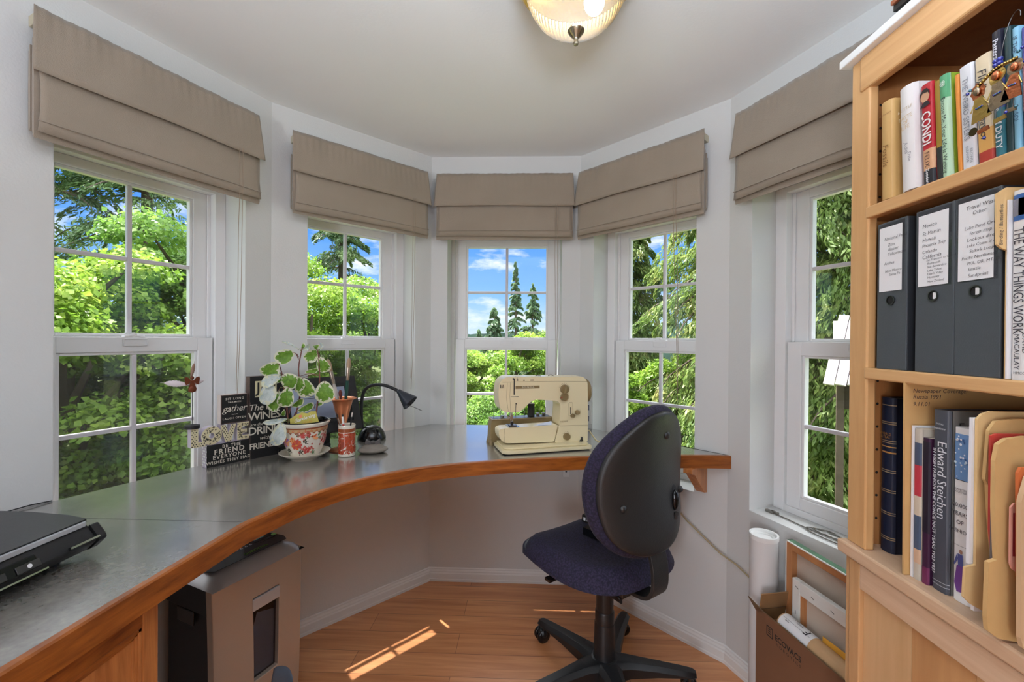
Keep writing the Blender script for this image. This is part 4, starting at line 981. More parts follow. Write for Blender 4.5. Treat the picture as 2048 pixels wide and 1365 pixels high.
def on_cup(a, z, off=.0004):
    th_ = cv + a / .0335; e = Vector((math.cos(th_), math.sin(th_), 0)); return basis(e * (.0335 + off) + Vector((0, 0, z)), (-math.sin(th_), math.cos(th_), 0), (0, 0, 1))
for k in range(70):
    a, z = rq.uniform(-.10, .10), rq.triangular(.006, .094, .03)
    s = rq.uniform(.003, .0075); n = 6; ph = rq.uniform(0, 6)
    if rq.random() < .5 * (z > .07): continue
    m.poly([(s * (.6 + .4 * (i % 2)) * math.cos(ph + i), s * (.6 + .4 * (i % 2)) * math.sin(ph + i)) for i in range(n)], rq.choice(cr), KM.inverted() @ KM @ on_cup(a, z, .0003 + .0003 * rq.random()))
one(m, 'painted_cup', 'cylindrical porcelain cup painted in brick red, in front of the copper vase', 'cup', KC, smooth=45)
def brush(label, base, tip, parts, cat='paint brush'):
    b = Vector(base); t = Vector(tip); d = (t - b); L_ = d.length; d /= L_; u = d.orthogonal().normalized(); X = basis(b, u, d.cross(u)); X = Matrix.Translation(b) @ d.to_track_quat('Z', 'Y').to_matrix().to_4x4()
    o = thing('paint_brush', label, cat, b, 0, 'paint brushes on the desk')
    for nm, pr_, mt in parts:
        mb = MB(X); mb.lathe([(r, z * L_) for r, z in pr_], mt, None, 14); mb.build(nm, o, smooth=50)
hand = mat('brush_grey', (196, 186, 178), .45); ferr = mat('brush_ferrule', (176, 160, 146), .3, .9); brist = mat('brush_bristle', (164, 138, 112), .8); bgreen = mat('brush_green', (24, 76, 66), .35); redb = mat('brush_red_hair', (104, 48, 40), .8); navy = mat('brush_navy', (34, 46, 66), .4)
view2 = Vector((VC.x, VC.y, 0)).normalized(); rt = Vector((view2.y, -view2.x, 0))
def vp(dx, dz, dy=0): return VC + rt * dx + view2 * dy + Vector((0, 0, dz))
brush('large brush with pale grey handle leaning left in the copper vase', vp(-.006, .15), vp(-.060, .395, .01), [('handle', [(.003, 0), (.0065, .15), (.0085, .42), (.0065, .56)], hand), ('ferrule', [(.0066, .56), (.0080, .60), (.0085, .78)], ferr), ('bristles', [(.0086, .78), (.0105, .86), (.008, .95), (.002, 1)], brist)])
brush('large brush with dark green handle standing upright in the copper vase', vp(.008, .15), vp(.026, .400, .006), [('handle', [(.003, 0), (.006, .2), (.0072, .45), (.0062, .60)], bgreen), ('ferrule', [(.0063, .60), (.0075, .64), (.0080, .82)], ferr), ('bristles', [(.0080, .82), (.0095, .89), (.007, .96), (.002, 1)], brist)])
brush('short brush with round red brown hair in the copper vase', vp(-.002, .16, -.01), vp(-.010, .262, -.014), [('handle', [(.002, 0), (.003, .5), (.0034, .62)], redb), ('bristles', [(.0034, .62), (.0075, .80), (.008, .88), (.005, .97), (.001, 1)], redb)])
def kp(dx, dz, dy=0): return KC + rt * dx + view2 * dy + Vector((0, 0, dz))
brush('thin dark blue brush leaning left in the painted cup', kp(-.008, .06), kp(-.040, .180), [('handle', [(.0015, 0), (.0022, .3), (.0018, .62)], navy), ('ferrule', [(.0020, .62), (.0022, .80)], ferr), ('bristles', [(.0022, .80), (.003, .88), (.0005, 1)], M['black'])])
brush('short white and red brush in the painted cup', kp(-.006, .05, -.008), kp(-.017, .172, -.01), [('handle', [(.003, 0), (.0042, .55), (.0042, .68)], pm['red']), ('ferrule', [(.0043, .68), (.0045, .93)], M['white']), ('bristles', [(.0044, .93), (.0035, 1)], M['black'])])
brush('thin black brush leaning right in the painted cup', kp(.006, .05, .0), kp(.022, .185, .006), [('handle', [(.0015, 0), (.003, .4), (.003, .80)], M['black']), ('ferrule', [(.003, .80), (.003, .93)], hand), ('bristles', [(.003, .93), (.0008, 1)], M['black'])])

# ------------------------------------------------------------------ digital frame leaning by the window
fr = thing('photo_frame', 'wide black photo frame on a stand, behind the potted plant', 'photo frame', (-.93, 1.86, HD))
QX = basis((-.765, 1.985, HD + .064), (.70, .714, 0), (-.26, .255, .93))
# x runs from -.35 (far left) to 0, y up the leaning face, z towards the room
m = MB(QX); m.box(-.35, 0, 0, .258, -.020, -.004, M['softblack'])
m.box(-.35, -.31, 0, .258, -.004, .0, M['softblack']); m.box(-.045, 0, 0, .258, -.004, 0, M['softblack']); m.box(-.31, -.045, 0, .05, -.004, 0, M['softblack']); m.box(-.31, -.045, .222, .258, -.004, 0, M['softblack'])
m.box(-.32, -.035, .045, .226, -.002, .0015, M['gloss'])
m.build('frame', fr, smooth=0, bevel=.002)
scr = mat('grey_screen', (150, 160, 184), .12, coat=.6, var=.08, vscale=5); m = MB(QX); m.rect(-.300, -.060, .064, .207, scr, QX @ QX.inverted(), .0018); m.build('screen', fr, smooth=0)
m = MB(); m.box(-.14, .06, -.03, .02, HD, HD + .014, M['softblack'], T(-.935, 1.868, 0) @ RZ(.79)); m.box(-.05, .05, -.012, .006, HD + .012, HD + .09, M['softblack'], T(-.925, 1.878, 0) @ RZ(.79)); m.build('stand', fr, smooth=0, bevel=.003)
m = MB(); m.tube([(-.99, 1.80, HD + .03), (-1.02, 1.80, HD + .008), (-1.06, 1.82, HD + .003), (-1.09, 1.84, HD + .003)], .0018, M['black'], 6); m.build('power_cord', fr, smooth=60)

# ------------------------------------------------------------------ desk lamp
LC = Vector((-.742, 2.040, HD)); lm = thing('desk_lamp', 'black gooseneck desk lamp with cone shade beside the photo frame', 'lamp', LC); LM = T(*LC)
m = MB(LM); m.lathe([(.0, .0), (.063, .0), (.066, .004), (.064, .016), (.056, .036), (.042, .054), (.024, .064), (.0, .067)], M['gloss'], None, 36); m.build('base', lm, smooth=50)
m = MB(LM); m.box(.018, .032, -.045, -.030, .044, .056, M['blackpl']); m.build('switch', lm, smooth=0, bevel=.002)
nk = [(-.045, -.005, .05), (-.049, 0, .12), (-.048, 0, .18), (-.040, 0, .222), (-.022, 0, .247), (.006, 0, .259), (.036, 0, .262), (.066, 0, .258), (.100, 0, .246), (.128, -.002, .233)]
nk = [(a, b) for a, b in smooth_curve([(p[0], p[2]) for p in nk], 4)]
m = MB(LM); m.tube([(a, -.004, b) for a, b in nk], .0078, M['softblack'], 10); m.build('gooseneck', lm, smooth=60)
ax = Vector((.74, -.12, -.66)).normalized(); CQ = LM @ T(.128, -.004, .234) @ ax.to_track_quat('Z', 'Y').to_matrix().to_4x4()
lampc = mat('lamp_shade_black', (40, 44, 54), .32)
m = MB(CQ); m.lathe([(.004, -.004), (.0105, .0), (.0125, .004), (.0125, .010), (.0135, .012), (.0415, .085), (.0405, .0855), (.0125, .014), (.0, .012)], lampc, None, 36); m.build('cone_shade', lm, smooth=40)
m = MB(CQ); m.ball((0, 0, .05), (.014, .014, .02), M['white']); m.build('bulb', lm, smooth=60)
m = MB(LM); m.tube([(.178, -.008, .166), (.21, -.012, .156), (.246, -.016, .142)], .0014, M['steel'], 6); m.build('handle_rod', lm)
# flat stone with small bow
RC = Vector((-.648, 1.797, HD)); rk = thing('stone_paperweight', 'flat grey beach stone topped by a small dark stone bow', 'stone', RC)
rock = mat('beach_stone', (120, 112, 102), .75, bump=.5, bscale=90, var=.18, vscale=18)
random.seed(2); m = MB(T(*RC) @ RZ(.28)); m.ball((0, 0, .014), (.062, .045, .0145), rock, n=28, k=14, jit=.02); m.ball((0, 0, .020), (.048, .036, .018), rock, n=28, k=12, jit=.02); m.build('stone', rk, smooth=80)
dkr = mat('dark_stone', (78, 72, 70), .7, bump=.5, bscale=120, var=.2, vscale=30)
m = MB(T(*RC) @ RZ(.28) @ T(0, 0, .034))
for s in (-1, 1): m.add([(0, -.008, .0), (0, .008, .0), (s * .012, .008, .001), (s * .030, .013, .010), (s * .031, -.013, .008), (s * .012, -.008, .0), (0, -.006, .012), (0, .006, .012), (s * .012, .007, .013), (s * .028, .010, .024), (s * .029, -.010, .022), (s * .012, -.007, .013)], [(0, 1, 2, 5), (2, 3, 4, 5), (6, 11, 8, 7), (11, 10, 9, 8), (0, 5, 11, 6), (5, 4, 10, 11), (4, 3, 9, 10), (3, 2, 8, 9), (2, 1, 7, 8), (1, 0, 6, 7)], dkr)
m.ball((0, 0, .008), (.010, .011, .009), dkr, n=12, k=8); m.build('bow', rk, smooth=50, bevel=.0015)

# ------------------------------------------------------------------ sewing machine
mo = Vector((-.084, 1.778, HD)); me_ = Vector((.292, 1.896, HD)); du = (me_ - mo).normalized()
SM = basis(mo, du, (-du.y, du.x, 0))
sw_ = thing('sewing_machine', 'cream vintage sewing machine on the desk in front of the middle window', 'sewing machine', SM @ Vector((.2, .08, 0)))
crm = mat('machine_cream', (230, 216, 176), .34, coat=.35, bump=.02, bscale=120); olv = mat('machine_olive', (132, 112, 76), .4); olv2 = mat('machine_khaki', (150, 130, 92), .4, .2)
m = MB(SM); bp = [(.0, .004), (.015, -.002), (.385, -.002), (.394, .006), (.394, .17), (.385, .175), (.01, .175), (-.012, .165), (-.012, .02)]
m.prism(bp, .004, .019, crm); bi = [(.012, .02), (.03, .012), (.37, .012), (.384, .02), (.384, .165), (.0, .165), (.0, .03)]
m.prism(bi, .019, .027, crm); m.prism([(-.004, .006), (.385, .006), (.385, .17), (-.004, .17)], 0, .004, M['gloss']); m.build('base_plate', sw_, smooth=30, bevel=.004)
# body silhouette (u, z), thickness in v
def rnd_poly(P, rad, n=5):
    o = []
    for i, p in enumerate(P):
        r = rad[i]; p = Vector(p)
        if r <= 0: o.append(tuple(p)); continue
        a = (Vector(P[i - 1]) - p); b = (Vector(P[(i + 1) % len(P)]) - p); r = min(r, a.length * .49, b.length * .49); a = p + a.normalized() * r; b = p + b.normalized() * r
        for k in range(n + 1):
            t = k / n; q = a * (1 - t) ** 2 + p * 2 * t * (1 - t) + b * t * t; o.append((q.x, q.y))
    return o
sil_ = rnd_poly([(.262, .098), (.268, .212), (.135, .222), (.098, .184), (.074, .168), (-.008, .172), (-.019, .245), (-.013, .300), (.012, .323), (.375, .319), (.398, .296), (.402, .098)], [0, .028, .05, .02, .03, .03, .03, .02, .03, .03, .03, 0])
FV = SM @ basis((0, .062, 0), (1, 0, 0), (0, 0, 1))      # x=u, y=z, z towards the viewer
m = MB(FV); m.prism(sil_, -.100, 0, crm); m.build('arm', sw_, smooth=40, bevel=.010, bseg=3)
m = MB(FV); m.prism(rnd_poly([(.238, .022), (.262, .0985), (.4015, .0985), (.400, .022)], [.02, 0, 0, .008]), -.100, 0, crm); m.build('pillar', sw_, smooth=40, bevel=.005, bseg=3)
m = MB(FV); m.prism(rnd_poly([(-.012, .060), (-.014, .094), (.004, .101), (.256, .104), (.240, .030), (.195, .030), (.012, .036)], [.02, .012, .02, 0, .01, .02, .02]), -.085, -.004, crm); m.build('free_arm', sw_, smooth=40, bevel=.008, bseg=3)
m = MB(FV)
for pts in ([(.0, .300), (.10, .3005), (.25, .2995), (.398, .296)], [(.258, .1005), (.33, .0995), (.401, .0982)]): m.tube([(a, b, .0002) for a, b in pts], .0006, olv, 4)
m.tube([(.012, .098, -.0038), (.009, .07, -.0038), (.013, .040, -.0038)], .0006, olv, 4); m.tube([(.035, .298, .0002), (.033, .24, .0002), (.037, .172, .0002)], .0005, olv, 4); m.tube([(.022, .297, .0002), (.018, .235, .0002), (.027, .172, .0002)], .0005, olv, 4)
m.build('seams', sw_)
m = MB(FV); m.rect(.058, .168, .270, .2825, olv, FV @ FV.inverted(), .0006); m.text('BERNINA', .0115, M['cream'], T(.115, .2762, .0008), bold=.03, space=1.25); m.build('name_plate', sw_, smooth=0)
m = MB(FV); m.text('record', .0135, olv, T(.284, .120, .0003), bold=.0); m.build('model_lettering', sw_, smooth=0)
m = MB(FV); m.rect(.0495, .0545, .245, .316, M['black'], FV @ FV.inverted(), .0006); m.ball((.0475, .314, -.004), (.004, .006, .006), M['black']); m.ball((.067, .308, .0), (.003, .003, .003), M['black'])
m.tube([(.0665, .308, .001), (.066, .318, .0), (.060, .323, -.01)], .0008, M['black'], 5); m.build('thread_slot', sw_, smooth=40)
m = MB(FV)
for k in range(3): m.poly([(-.009 + .0062 * k, .274), (-.0055 + .0062 * k, .274), (-.007 + .0062 * k, .289), (-.0105 + .0062 * k, .289)], M['black'], FV @ FV.inverted(), .0006)
m.rect(.036, .072, .2355, .2375, M['steel'], FV @ FV.inverted(), .0006); m.rect(.092, .100, .305, .3085, M['black'], FV @ FV.inverted(), .0006); m.rect(.125, .142, .305, .3085, M['black'], FV @ FV.inverted(), .0006); m.build('vents', sw_, smooth=0)
def dial(u, z, r, h, name, mt=olv):
    mb = MB(FV); mb.lathe([(r, 0), (r, h * .6), (r * .93, h), (0, h)], mt, T(u, z), 32, cap=False); return mb
m = dial(.285, .264, .0205, .010, 'd'); m.box(-.004, .004, -.018, .018, .009, .020, olv2, T(.285, .264) @ RZ(-.1)); m.build('stitch_dial', sw_, smooth=40, bevel=.0008)
m = MB(FV)
for k in range(9): a = R(20 + 140 * k / 8); m.box(-.0006, .0006, -.0018, .0018, 0, .0005, olv, T(.285 + .026 * math.cos(a), .264 + .026 * math.sin(a)) @ RZ(a - PI / 2))
for k in range(5): a = R(60 + 80 * k / 4); m.box(-.0006, .0006, -.0016, .0016, 0, .0005, olv, T(.296 + .0205 * math.cos(a), .052 + .0205 * math.sin(a)) @ RZ(a - PI / 2))
m.build('dial_marks', sw_)
m = MB(FV); m.prism(rnd_poly([(.262, .226), (.270, .243), (.288, .246), (.300, .240), (.300, .224), (.288, .211), (.268, .216)], [.004] * 7), 0, .011, olv); m.disc(.0035, mat('red_dot', (150, 50, 40), .4), T(.268, .228, .011), 10); m.build('balance_lever', sw_, smooth=30, bevel=.002)
m = MB(FV); m.tube([(.306, .198, .0004), (.311, .204, .0004), (.322, .204, .0004), (.326, .198, .0004), (.326, .145, .0004), (.306, .145, .0004), (.306, .198, .0004)], .0005, olv, 4); m.rect(.314, .3185, .150, .182, M['black'], FV @ FV.inverted(), .0006); m.build('lever_slot', sw_)
m = MB(FV); m.prism([(.312, .145), (.325, .155), (.334, .146), (.329, .136), (.316, .138)], .0, .012, olv); m.build('stitch_lever', sw_, smooth=0, bevel=.002)
m = MB(FV); m.lathe([(.010, 0), (.0105, .008), (.009, .015), (.0, .016)], olv2, T(.346, .159), 24, cap=False); m.build('knob', sw_, smooth=40)
m = dial(.296, .052, .0162, .012, 'd'); m.build('feed_dial', sw_, smooth=40)
m = MB(FV); m.disc(.010, M['black'], T(.367, .024, .004), 16, r2=.013); m.box(.364, .370, .014, .045, .004, .010, M['steel']); m.ball((.3675, .044, .008), (.005, .004, .004), M['steel'], n=10, k=6); m.build('latch', sw_, smooth=40)
m = MB(SM); HW = SM @ basis((.400, .112, .248), (0, 1, 0), (0, 0, 1)); m.M = HW
m.lathe([(.020, -.002), (.050, .0), (.055, .004), (.056, .012), (.052, .018), (.020, .020), (.0, .020)], olv, None, 40); m.build('hand_wheel', sw_, smooth=40)
m = MB(FV); nu, nz = .055, -.045
m.cyl(.0045, .0, .030, M['chrome'], T(nu - .004, .172, nz) @ RX(PI / 2), 12); m.cyl(.002, .0, .066, M['chrome'], T(nu + .004, .172, nz) @ RX(PI / 2), 8); m.box(nu - .009, nu + .003, .130, .152, nz - .004, nz + .006, M['chrome']); m.cyl(.004, 0, .010, M['chrome'], T(nu - .012, .142, nz + .004) @ RY(-PI / 2), 10); m.cyl(.002, .0, .045, M['chrome'], T(nu - .004, .145, nz) @ RX(PI / 2), 8)
m.build('needle_bar', sw_, smooth=40, bevel=.0006)
m = MB(FV); m.box(nu - .016, nu + .018, .1055, .108, nz - .012, nz + .024, M['steel']); m.box(nu - .006, nu + .006, .108, .122, nz - .004, nz + .004, M['steel']); m.build('presser_foot', sw_, smooth=0, bevel=.001)
m = MB(FV); m.box(nu - .022, nu + .024, .1025, .1045, -.080, -.008, M['chrome']); m.build('needle_plate', sw_, smooth=0)
m = MB(FV); m.tube([(.060, .205, .002), (.058, .185, .004), (.059, .165, .002)], .0011, M['black'], 5); m.ball((.061, .206, .001), (.003, .003, .002), M['black'], n=8, k=6); m.build('thread_guide', sw_, smooth=40)
m = MB(SM); 
for (u, mt) in ((.175, M['steel']), (.235, M['steel'])): m.tube([(u - .014, .10, .322), (u, .10, .326), (u + .012, .10, .321)], .0014, mt, 5); m.cyl(.0012, .318, .328, mt, T(u, .10), 6)
m.build('spool_pins', sw_)
m = MB(SM); m.tube([(.398, .10, .06), (.43, .11, .062), (.455, .09, .02), (.48, .06, .004), (.53, .02, .003), (.60, -.01, .003), (.66, -.015, .003)], .0032, mat('beige_cord', (196, 178, 136), .5), 8); m.build('power_cord', sw_, smooth=60)
# folded white scrap in the machine
m = MB(SM); m.add([(.165, .075, .1055), (.225, .06, .108), (.228, .07, .122), (.19, .10, .108), (.168, .085, .109)], [(0, 1, 2, 3, 4)], mat('blue_white_cloth', (206, 214, 228), .8)); o = m.build('fabric_scrap', None, solid=.0012, smooth=0); origin_to(o, SM @ Vector((.19, .08, .105))); tag(o, 'folded white cloth scrap lying on the free arm of the sewing machine', 'cloth')
# accessory box with bobbin pins, behind the free arm
AB = SM @ T(-.020, .192, 0) @ RZ(0)
ab = thing('accessory_box', 'khaki accessory box with upright bobbin pins behind the sewing machine arm', 'sewing box', AB @ Vector((.13, .03, 0)))
m = MB(AB); m.prism([(-.004, 0), (.0, .09), (.004, .112), (.300, .112), (.300, 0)], 0, .062, olv2, basis((0, .062, .004), (1, 0, 0), (0, 0, 1))); m.box(.002, .30, -.006, .07, .112, .118, olv2); m.build('case', ab, smooth=0, bevel=.004)
m = MB(AB); m.box(.010, .292, .002, .062, .1165, .1192, M['steel']); m.build('tray', ab, smooth=0)
for k in range(8):
    m = MB(AB); m.cyl(.0017, .118, .158, M['steel'], T(.018 + .037 * k, .022 + .018 * (k % 2)), 8); m.build('bobbin_pin', ab)
for (x, y) in ((.002, .004), (.002, .058)):
    m = MB(AB); m.lathe([(.011, .0), (.011, .008), (.007, .016), (.006, .03)], olv, T(x, y), 16); m.build('foot', ab, smooth=40)
m = MB(AB @ T(.203, .034, .1194)); m.lathe([(.0, .0), (.017, .0), (.017, .003), (.0165, .004), (.0165, .056), (.017, .057), (.017, .060), (.004, .060)], M['black'], None, 24, cap=False); m.lathe([(.017, .060), (.016, .0615), (.004, .0615), (.004, .066), (0, .066)], mat('spool_cap', (150, 140, 110), .5), None, 24, cap=False)
one(m, 'thread_spool', 'black thread spool standing on the khaki sewing box', 'thread spool', (AB @ T(.203, .034, .1194)).translation, smooth=40)
random.seed(6)
for k, (x, c) in enumerate(((.240, (140, 128, 112)), (.270, (110, 100, 88)), (.060, (120, 116, 100)))):
    m = MB(AB @ T(x, .046 if k < 2 else .02, .1194)); m.lathe([(.0, .0), (.0105, .0), (.0105, .001), (.006, .0015), (.007, .006), (.006, .0095), (.0105, .010), (.0105, .011), (.0, .011)], mat('bobbin_%s' % 'abc'[k], c, .35, .5), RX(.0), 18)
    one(m, 'bobbin', ('pale metal bobbin near the right end of the khaki sewing box', 'dark metal bobbin at the far right end of the khaki sewing box', 'grey bobbin near the left end of the khaki sewing box')[k], 'bobbin', (AB @ T(x, .046 if k < 2 else .02, .1194)).translation, smooth=40)
# outlet on the wall beside the machine
m = MB(F4 @ T(.056, 0, .968)); m.box(-.022, .032, -.005, -.0005, -.058, .058, M['trim'])
for z in (.030, -.030): m.box(-.006, .018, -.0062, -.005, z - .014, z + .014, mat('outlet_grey', (110, 112, 128), .4)); m.box(0, .012, -.0068, -.006, z - .008, z + .008, M['white'])
o = m.build('wall_outlet', None, smooth=0, bevel=.001); origin_to(o, F4 @ Vector((.06, 0, .91))); tag(o, 'white wall outlet plate just right of the sewing machine', 'outlet')
# thin wire lying along the back of the desk by the left wall
F1, _l1 = wframe(1)
m = MB(F1); m.tube([(.95, -.020, HD + .002), (1.10, -.018, HD + .002), (1.2, -.010, HD + .003), (1.27, -.006, HD + .006), (1.315, -.004, HD + .003)], .0016, M['softblack'], 6)
o = m.build('thin_wire', None, smooth=60); origin_to(o, F1 @ Vector((1.1, -.01, HD))); tag(o, 'thin dark wire along the back of the desk behind the printer', 'wire')
# ------------------------------------------------------------------ bookcase over a base cabinet, front plane x = .69
BX = .69; YF = .943; YN = .08; XB = 1.160
bk = thing('bookcase', 'tall maple bookcase with open shelves above a panelled base and white top board', 'bookcase', (.9, .5, 0))
mp = M['maple']
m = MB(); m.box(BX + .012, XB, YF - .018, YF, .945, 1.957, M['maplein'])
for z in [1.0 + .048 * k for k in range(19)]:
    for x in (BX + .045,): m.cyl(.0028, 0, .0004, M['black'], T(x, YF - .018, z) @ RX(PI / 2), 8)
m.build('side_panel', bk, smooth=0)
m = MB(); m.box(BX + .012, XB, YN, YN + .018, .945, 1.957, M['maplein']); m.build('side_panel', bk, smooth=0)
m = MB(); m.box(BX, BX + .019, .896, YF + .001, .945, 1.957, mp); m.build('face_stile', bk, smooth=0, bevel=.003)
m = MB(); m.box(BX - .004, BX + .016, YN, .919, 1.886, 1.957, M['mapleh']); m.build('top_rail', bk, smooth=0, bevel=.004)
m = MB(); m.box(BX - .018, XB, YN - .02, YF + .014, 1.957, 1.974, M['white']); m.build('top_board', bk, smooth=0, bevel=.002)
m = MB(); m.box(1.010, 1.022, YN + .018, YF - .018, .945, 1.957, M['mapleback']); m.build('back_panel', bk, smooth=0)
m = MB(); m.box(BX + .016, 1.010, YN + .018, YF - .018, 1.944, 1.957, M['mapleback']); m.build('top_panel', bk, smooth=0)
for (za, zb) in ((1.620, 1.644), (1.294, 1.317)):
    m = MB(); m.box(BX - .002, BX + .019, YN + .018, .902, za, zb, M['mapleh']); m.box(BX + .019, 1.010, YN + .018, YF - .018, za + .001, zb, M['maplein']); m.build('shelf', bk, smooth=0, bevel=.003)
m = MB(); m.box(BX - .014, XB, YN - .02, YF + .012, .918, .945, M['ledge']); m.build('ledge', bk, smooth=0, bevel=.004)
m = MB(); m.box(BX + .022, XB, YN, YF + .006, 0, .918, M['mapled']); m.box(BX + .002, BX + .022, .931, YF + .006, 0, .918, M['mapled']); m.box(BX + .006, BX + .022, YN, .931, .90, .918, M['mapleh']); m.box(BX + .002, BX + .022, YN, .931, 0, .09, M['mapleh']); m.build('base_carcass', bk, smooth=0, bevel=.002)
for (ya, yb) in ((.52, .929), (YN + .01, .516)):
    d = MB(); x0, x1 = BX - .006, BX + .014
    d.box(x0, x1, yb - .028, yb, .10, .914, M['mapled']); d.box(x0, x1, ya, ya + .05, .10, .914, M['mapled']); d.box(x0, x1, ya + .05, yb - .028, .864, .914, M['ledge']); d.box(x0, x1, ya + .05, yb - .028, .10, .15, M['mapleh'])
    door = d.build('door', bk, smooth=0, bevel=.002)
    d = MB(); wdt = (yb - ya - .078) / 3
    for k in range(3):
        d.box(x0 + .009, x1 - .004, ya + .05 + wdt * k + .0004, ya + .05 + wdt * (k + 1) - .0004, 0.15, .864, wood('door_plank_%d%d' % (k, int(ya * 100)), ((214, 170, 122), (206, 156, 104), (220, 180, 134))[k], ((196, 150, 100), (180, 130, 84), (200, 158, 110))[k], (26, 26, 2.2), .42, 1.2, .1, .03))
    d.build('door_panel', door, smooth=0)

# ------------------------------------------------------------------ books
SP1 = lambda x, y, z: basis((x, y, z), (0, 0, -1), (0, -1, 0))      # lettering running down a spine
SP0 = lambda x, y, z: basis((x, y, z), (0, -1, 0), (0, 0, 1))       # upright lettering on a spine
pagem = mat('page_block', (226, 214, 190), .8, bump=.3, bscale=600)
bcol = {}
def bm_(c, rough=.42):
    if c not in bcol: bcol[c] = mat('cover_%02x%02x%02x' % c, c, rough)
    return bcol[c]
def book(label, yl, yr, z0, h, dep, col, x0=.694, lean=0., texts=(), bands=(), round_=.003, front=None, fronttx=(), group=None, soft=False):
    w = yl - yr; X = T(x0, (yl + yr) / 2, z0) @ RX(-lean); t = .0018 if not soft else .0006
    c = bm_(col)
    o = thing('book', label, 'book', X.translation, 0, group)
    m = MB(X); hw = w / 2
    sp = [(0.002, -hw), (-round_ * .6, -hw * .8), (-round_, -hw * .3), (-round_, hw * .3), (-round_ * .6, hw * .8), (.002, hw), (.004, hw), (.004, -hw)]
    m.prism(sp, 0, h, c); m.box(.003, dep, hw - t, hw, 0, h, c); m.box(.003, dep, -hw, -hw + t, 0, h, bm_(front) if front else c)
    for (za, zb, cc) in bands:
        b = bm_(cc) if isinstance(cc, tuple) else cc
        q = [(p[0] * 1.0 - (.0004 if p[0] < .001 else 0), p[1] * (1.002 if p[0] >= .001 else 1.0)) for p in sp[:6]]
        vs = [(p[0], p[1], za) for p in q] + [(p[0], p[1], zb) for p in q]; m.add(vs, [(k, 6 + k, 7 + k, k + 1) for k in range(5)], b)
    for (s, z, sz, cc, mode, kw) in texts:
        b = bm_(cc) if isinstance(cc, tuple) else cc
        kw = dict(kw); yo = kw.pop('y', 0.)
        m.text(s, sz, b, (SP1 if mode == 'd' else SP0)(-round_ - .0006, yo, z), **kw)
    for (s, x, z, sz, cc, kw) in fronttx:
        m.text(s, sz, bm_(cc), basis((x, -hw - .0003, z), (1, 0, 0), (0, 0, 1)), **kw)
    m.build('cover', o, smooth=40, bevel=.0006)
    e = .004 if not soft else .0006
    m = MB(X); m.box(.004, dep - e, -hw + t, hw - t, e * .8, h - e * .8, pagem); m.build('pages', o, smooth=0)
    return o
G1 = 'books on the top shelf'; Z1 = 1.6442
book('tan hardback without jacket, first book at the far end of the top shelf', .866, .839, Z1, .190, .145, (200, 160, 100), texts=[('Fossils', .085, .018, (130, 92, 52), 'd', dict(shear=.15, fit=.042)), ('M Hawkins', .165, .006, (150, 108, 62), '0', {})], group=G1, round_=.005, lean=.02)
book('worn white hardback, between the tan book and the red one', .818, .785, Z1, .192, .150, (232, 228, 226), lean=.045, texts=[('a LITTLE', .150, .008, (214, 196, 168), '0', {}), ('TASTE\nOF\nLIFE', .125, .010, (216, 190, 150), '0', dict(line=.9)), ('Judith', .078, .009, (150, 146, 150), 'd', dict(shear=.3)), ('Dale', .06, .009, (150, 146, 150), 'd', dict(y=-.006))], group=G1, round_=.008)
po = book('red spine book lettered in white with a small portrait at its top', .778, .757, Z1, .176, .150, (176, 30, 42), lean=.045, texts=[('CONDI', .097, .0225, (244, 238, 236), 'd', dict(bold=.02, fit=.058)), ('FELIX', .042, .0125, (70, 44, 40), 'd', dict(fit=.026)), ('Zonderv', .012, .008, (230, 230, 230), 'd', dict(bold=.02))], bands=[(.024, .060, (214, 164, 124)), (0, .024, (34, 34, 40))], group=G1, front=(150, 120, 44))
pb = po.children[0]
m = MB(T(.694, .7675, Z1) @ RX(-.045)); PF = SP0(-.0036, 0, .152)
m.disc(.0085, bm_((196, 150, 116)), PF @ T(0, .002), 18, .0105); m.poly([(-.009, .002), (-.0085, .010), (-.003, .0155), (.004, .015), (.009, .008), (.0085, .001), (.006, .007), (-.004, .009)], bm_((34, 26, 26)), PF, .0008); m.poly([(-.009, -.016), (.009, -.016), (.008, -.010), (.002, -.007), (-.004, -.008)], bm_((40, 34, 40)), PF, .0008)
o = m.build('spine_portrait', po, smooth=0)
book('mustard yellow and dark paperback right behind the red spine book', .754, .743, Z1, .170, .150, (150, 118, 40), lean=.045, bands=[(0, .055, (44, 46, 44))], group=G1, soft=True, round_=.001)
book('pale green spine with lime cover, lettered Your Life Is Waiting', .743, .728, Z1, .172, .150, (190, 222, 190), lean=.05, front=(142, 170, 52), texts=[('Excuse Me, Your Life Is Waiting', .070, .0104, (48, 70, 60), 'd', dict(fit=.128)), ('@', .158, .010, (240, 246, 240), '0', {})], bands=[(.132, .172, (86, 156, 110))], fronttx=[('E', .045, .135, .03, (60, 84, 40), dict(bold=.01)), ('T', .035, .02, .012, (90, 60, 40), {})], group=G1)
book('thin orange paperback beside the lime green cover', .7185, .7115, Z1, .160, .140, (222, 140, 60), lean=.05, soft=True, round_=.001, group=G1)
book('white paperback with grey capitals, left of the cream novel', .711, .6905, Z1, .166, .140, (226, 226, 230), lean=.05, texts=[('THE WEIRD SISTERS', .095, .0128, (130, 134, 142), 'd', dict(fit=.100)), ('ELEANOR', .022, .006, (140, 144, 150), 'd', {}), ('BROWN', .018, .006, (140, 144, 150), 'd', dict(y=-.006))], group=G1, soft=True, round_=.002)
book('cream novel with orange blossom at the bottom, behind the hanging figures', .687, .664, Z1, .165, .140, (226, 206, 172), lean=.05, texts=[('Flight', .125, .018, (60, 56, 60), 'd', dict(shear=.2)), ('Behavior', .060, .015, (60, 56, 60), 'd', dict(shear=.2))], bands=[(0, .016, (178, 60, 48)), (.016, .05, (222, 168, 92))], group=G1, soft=True, round_=.002)
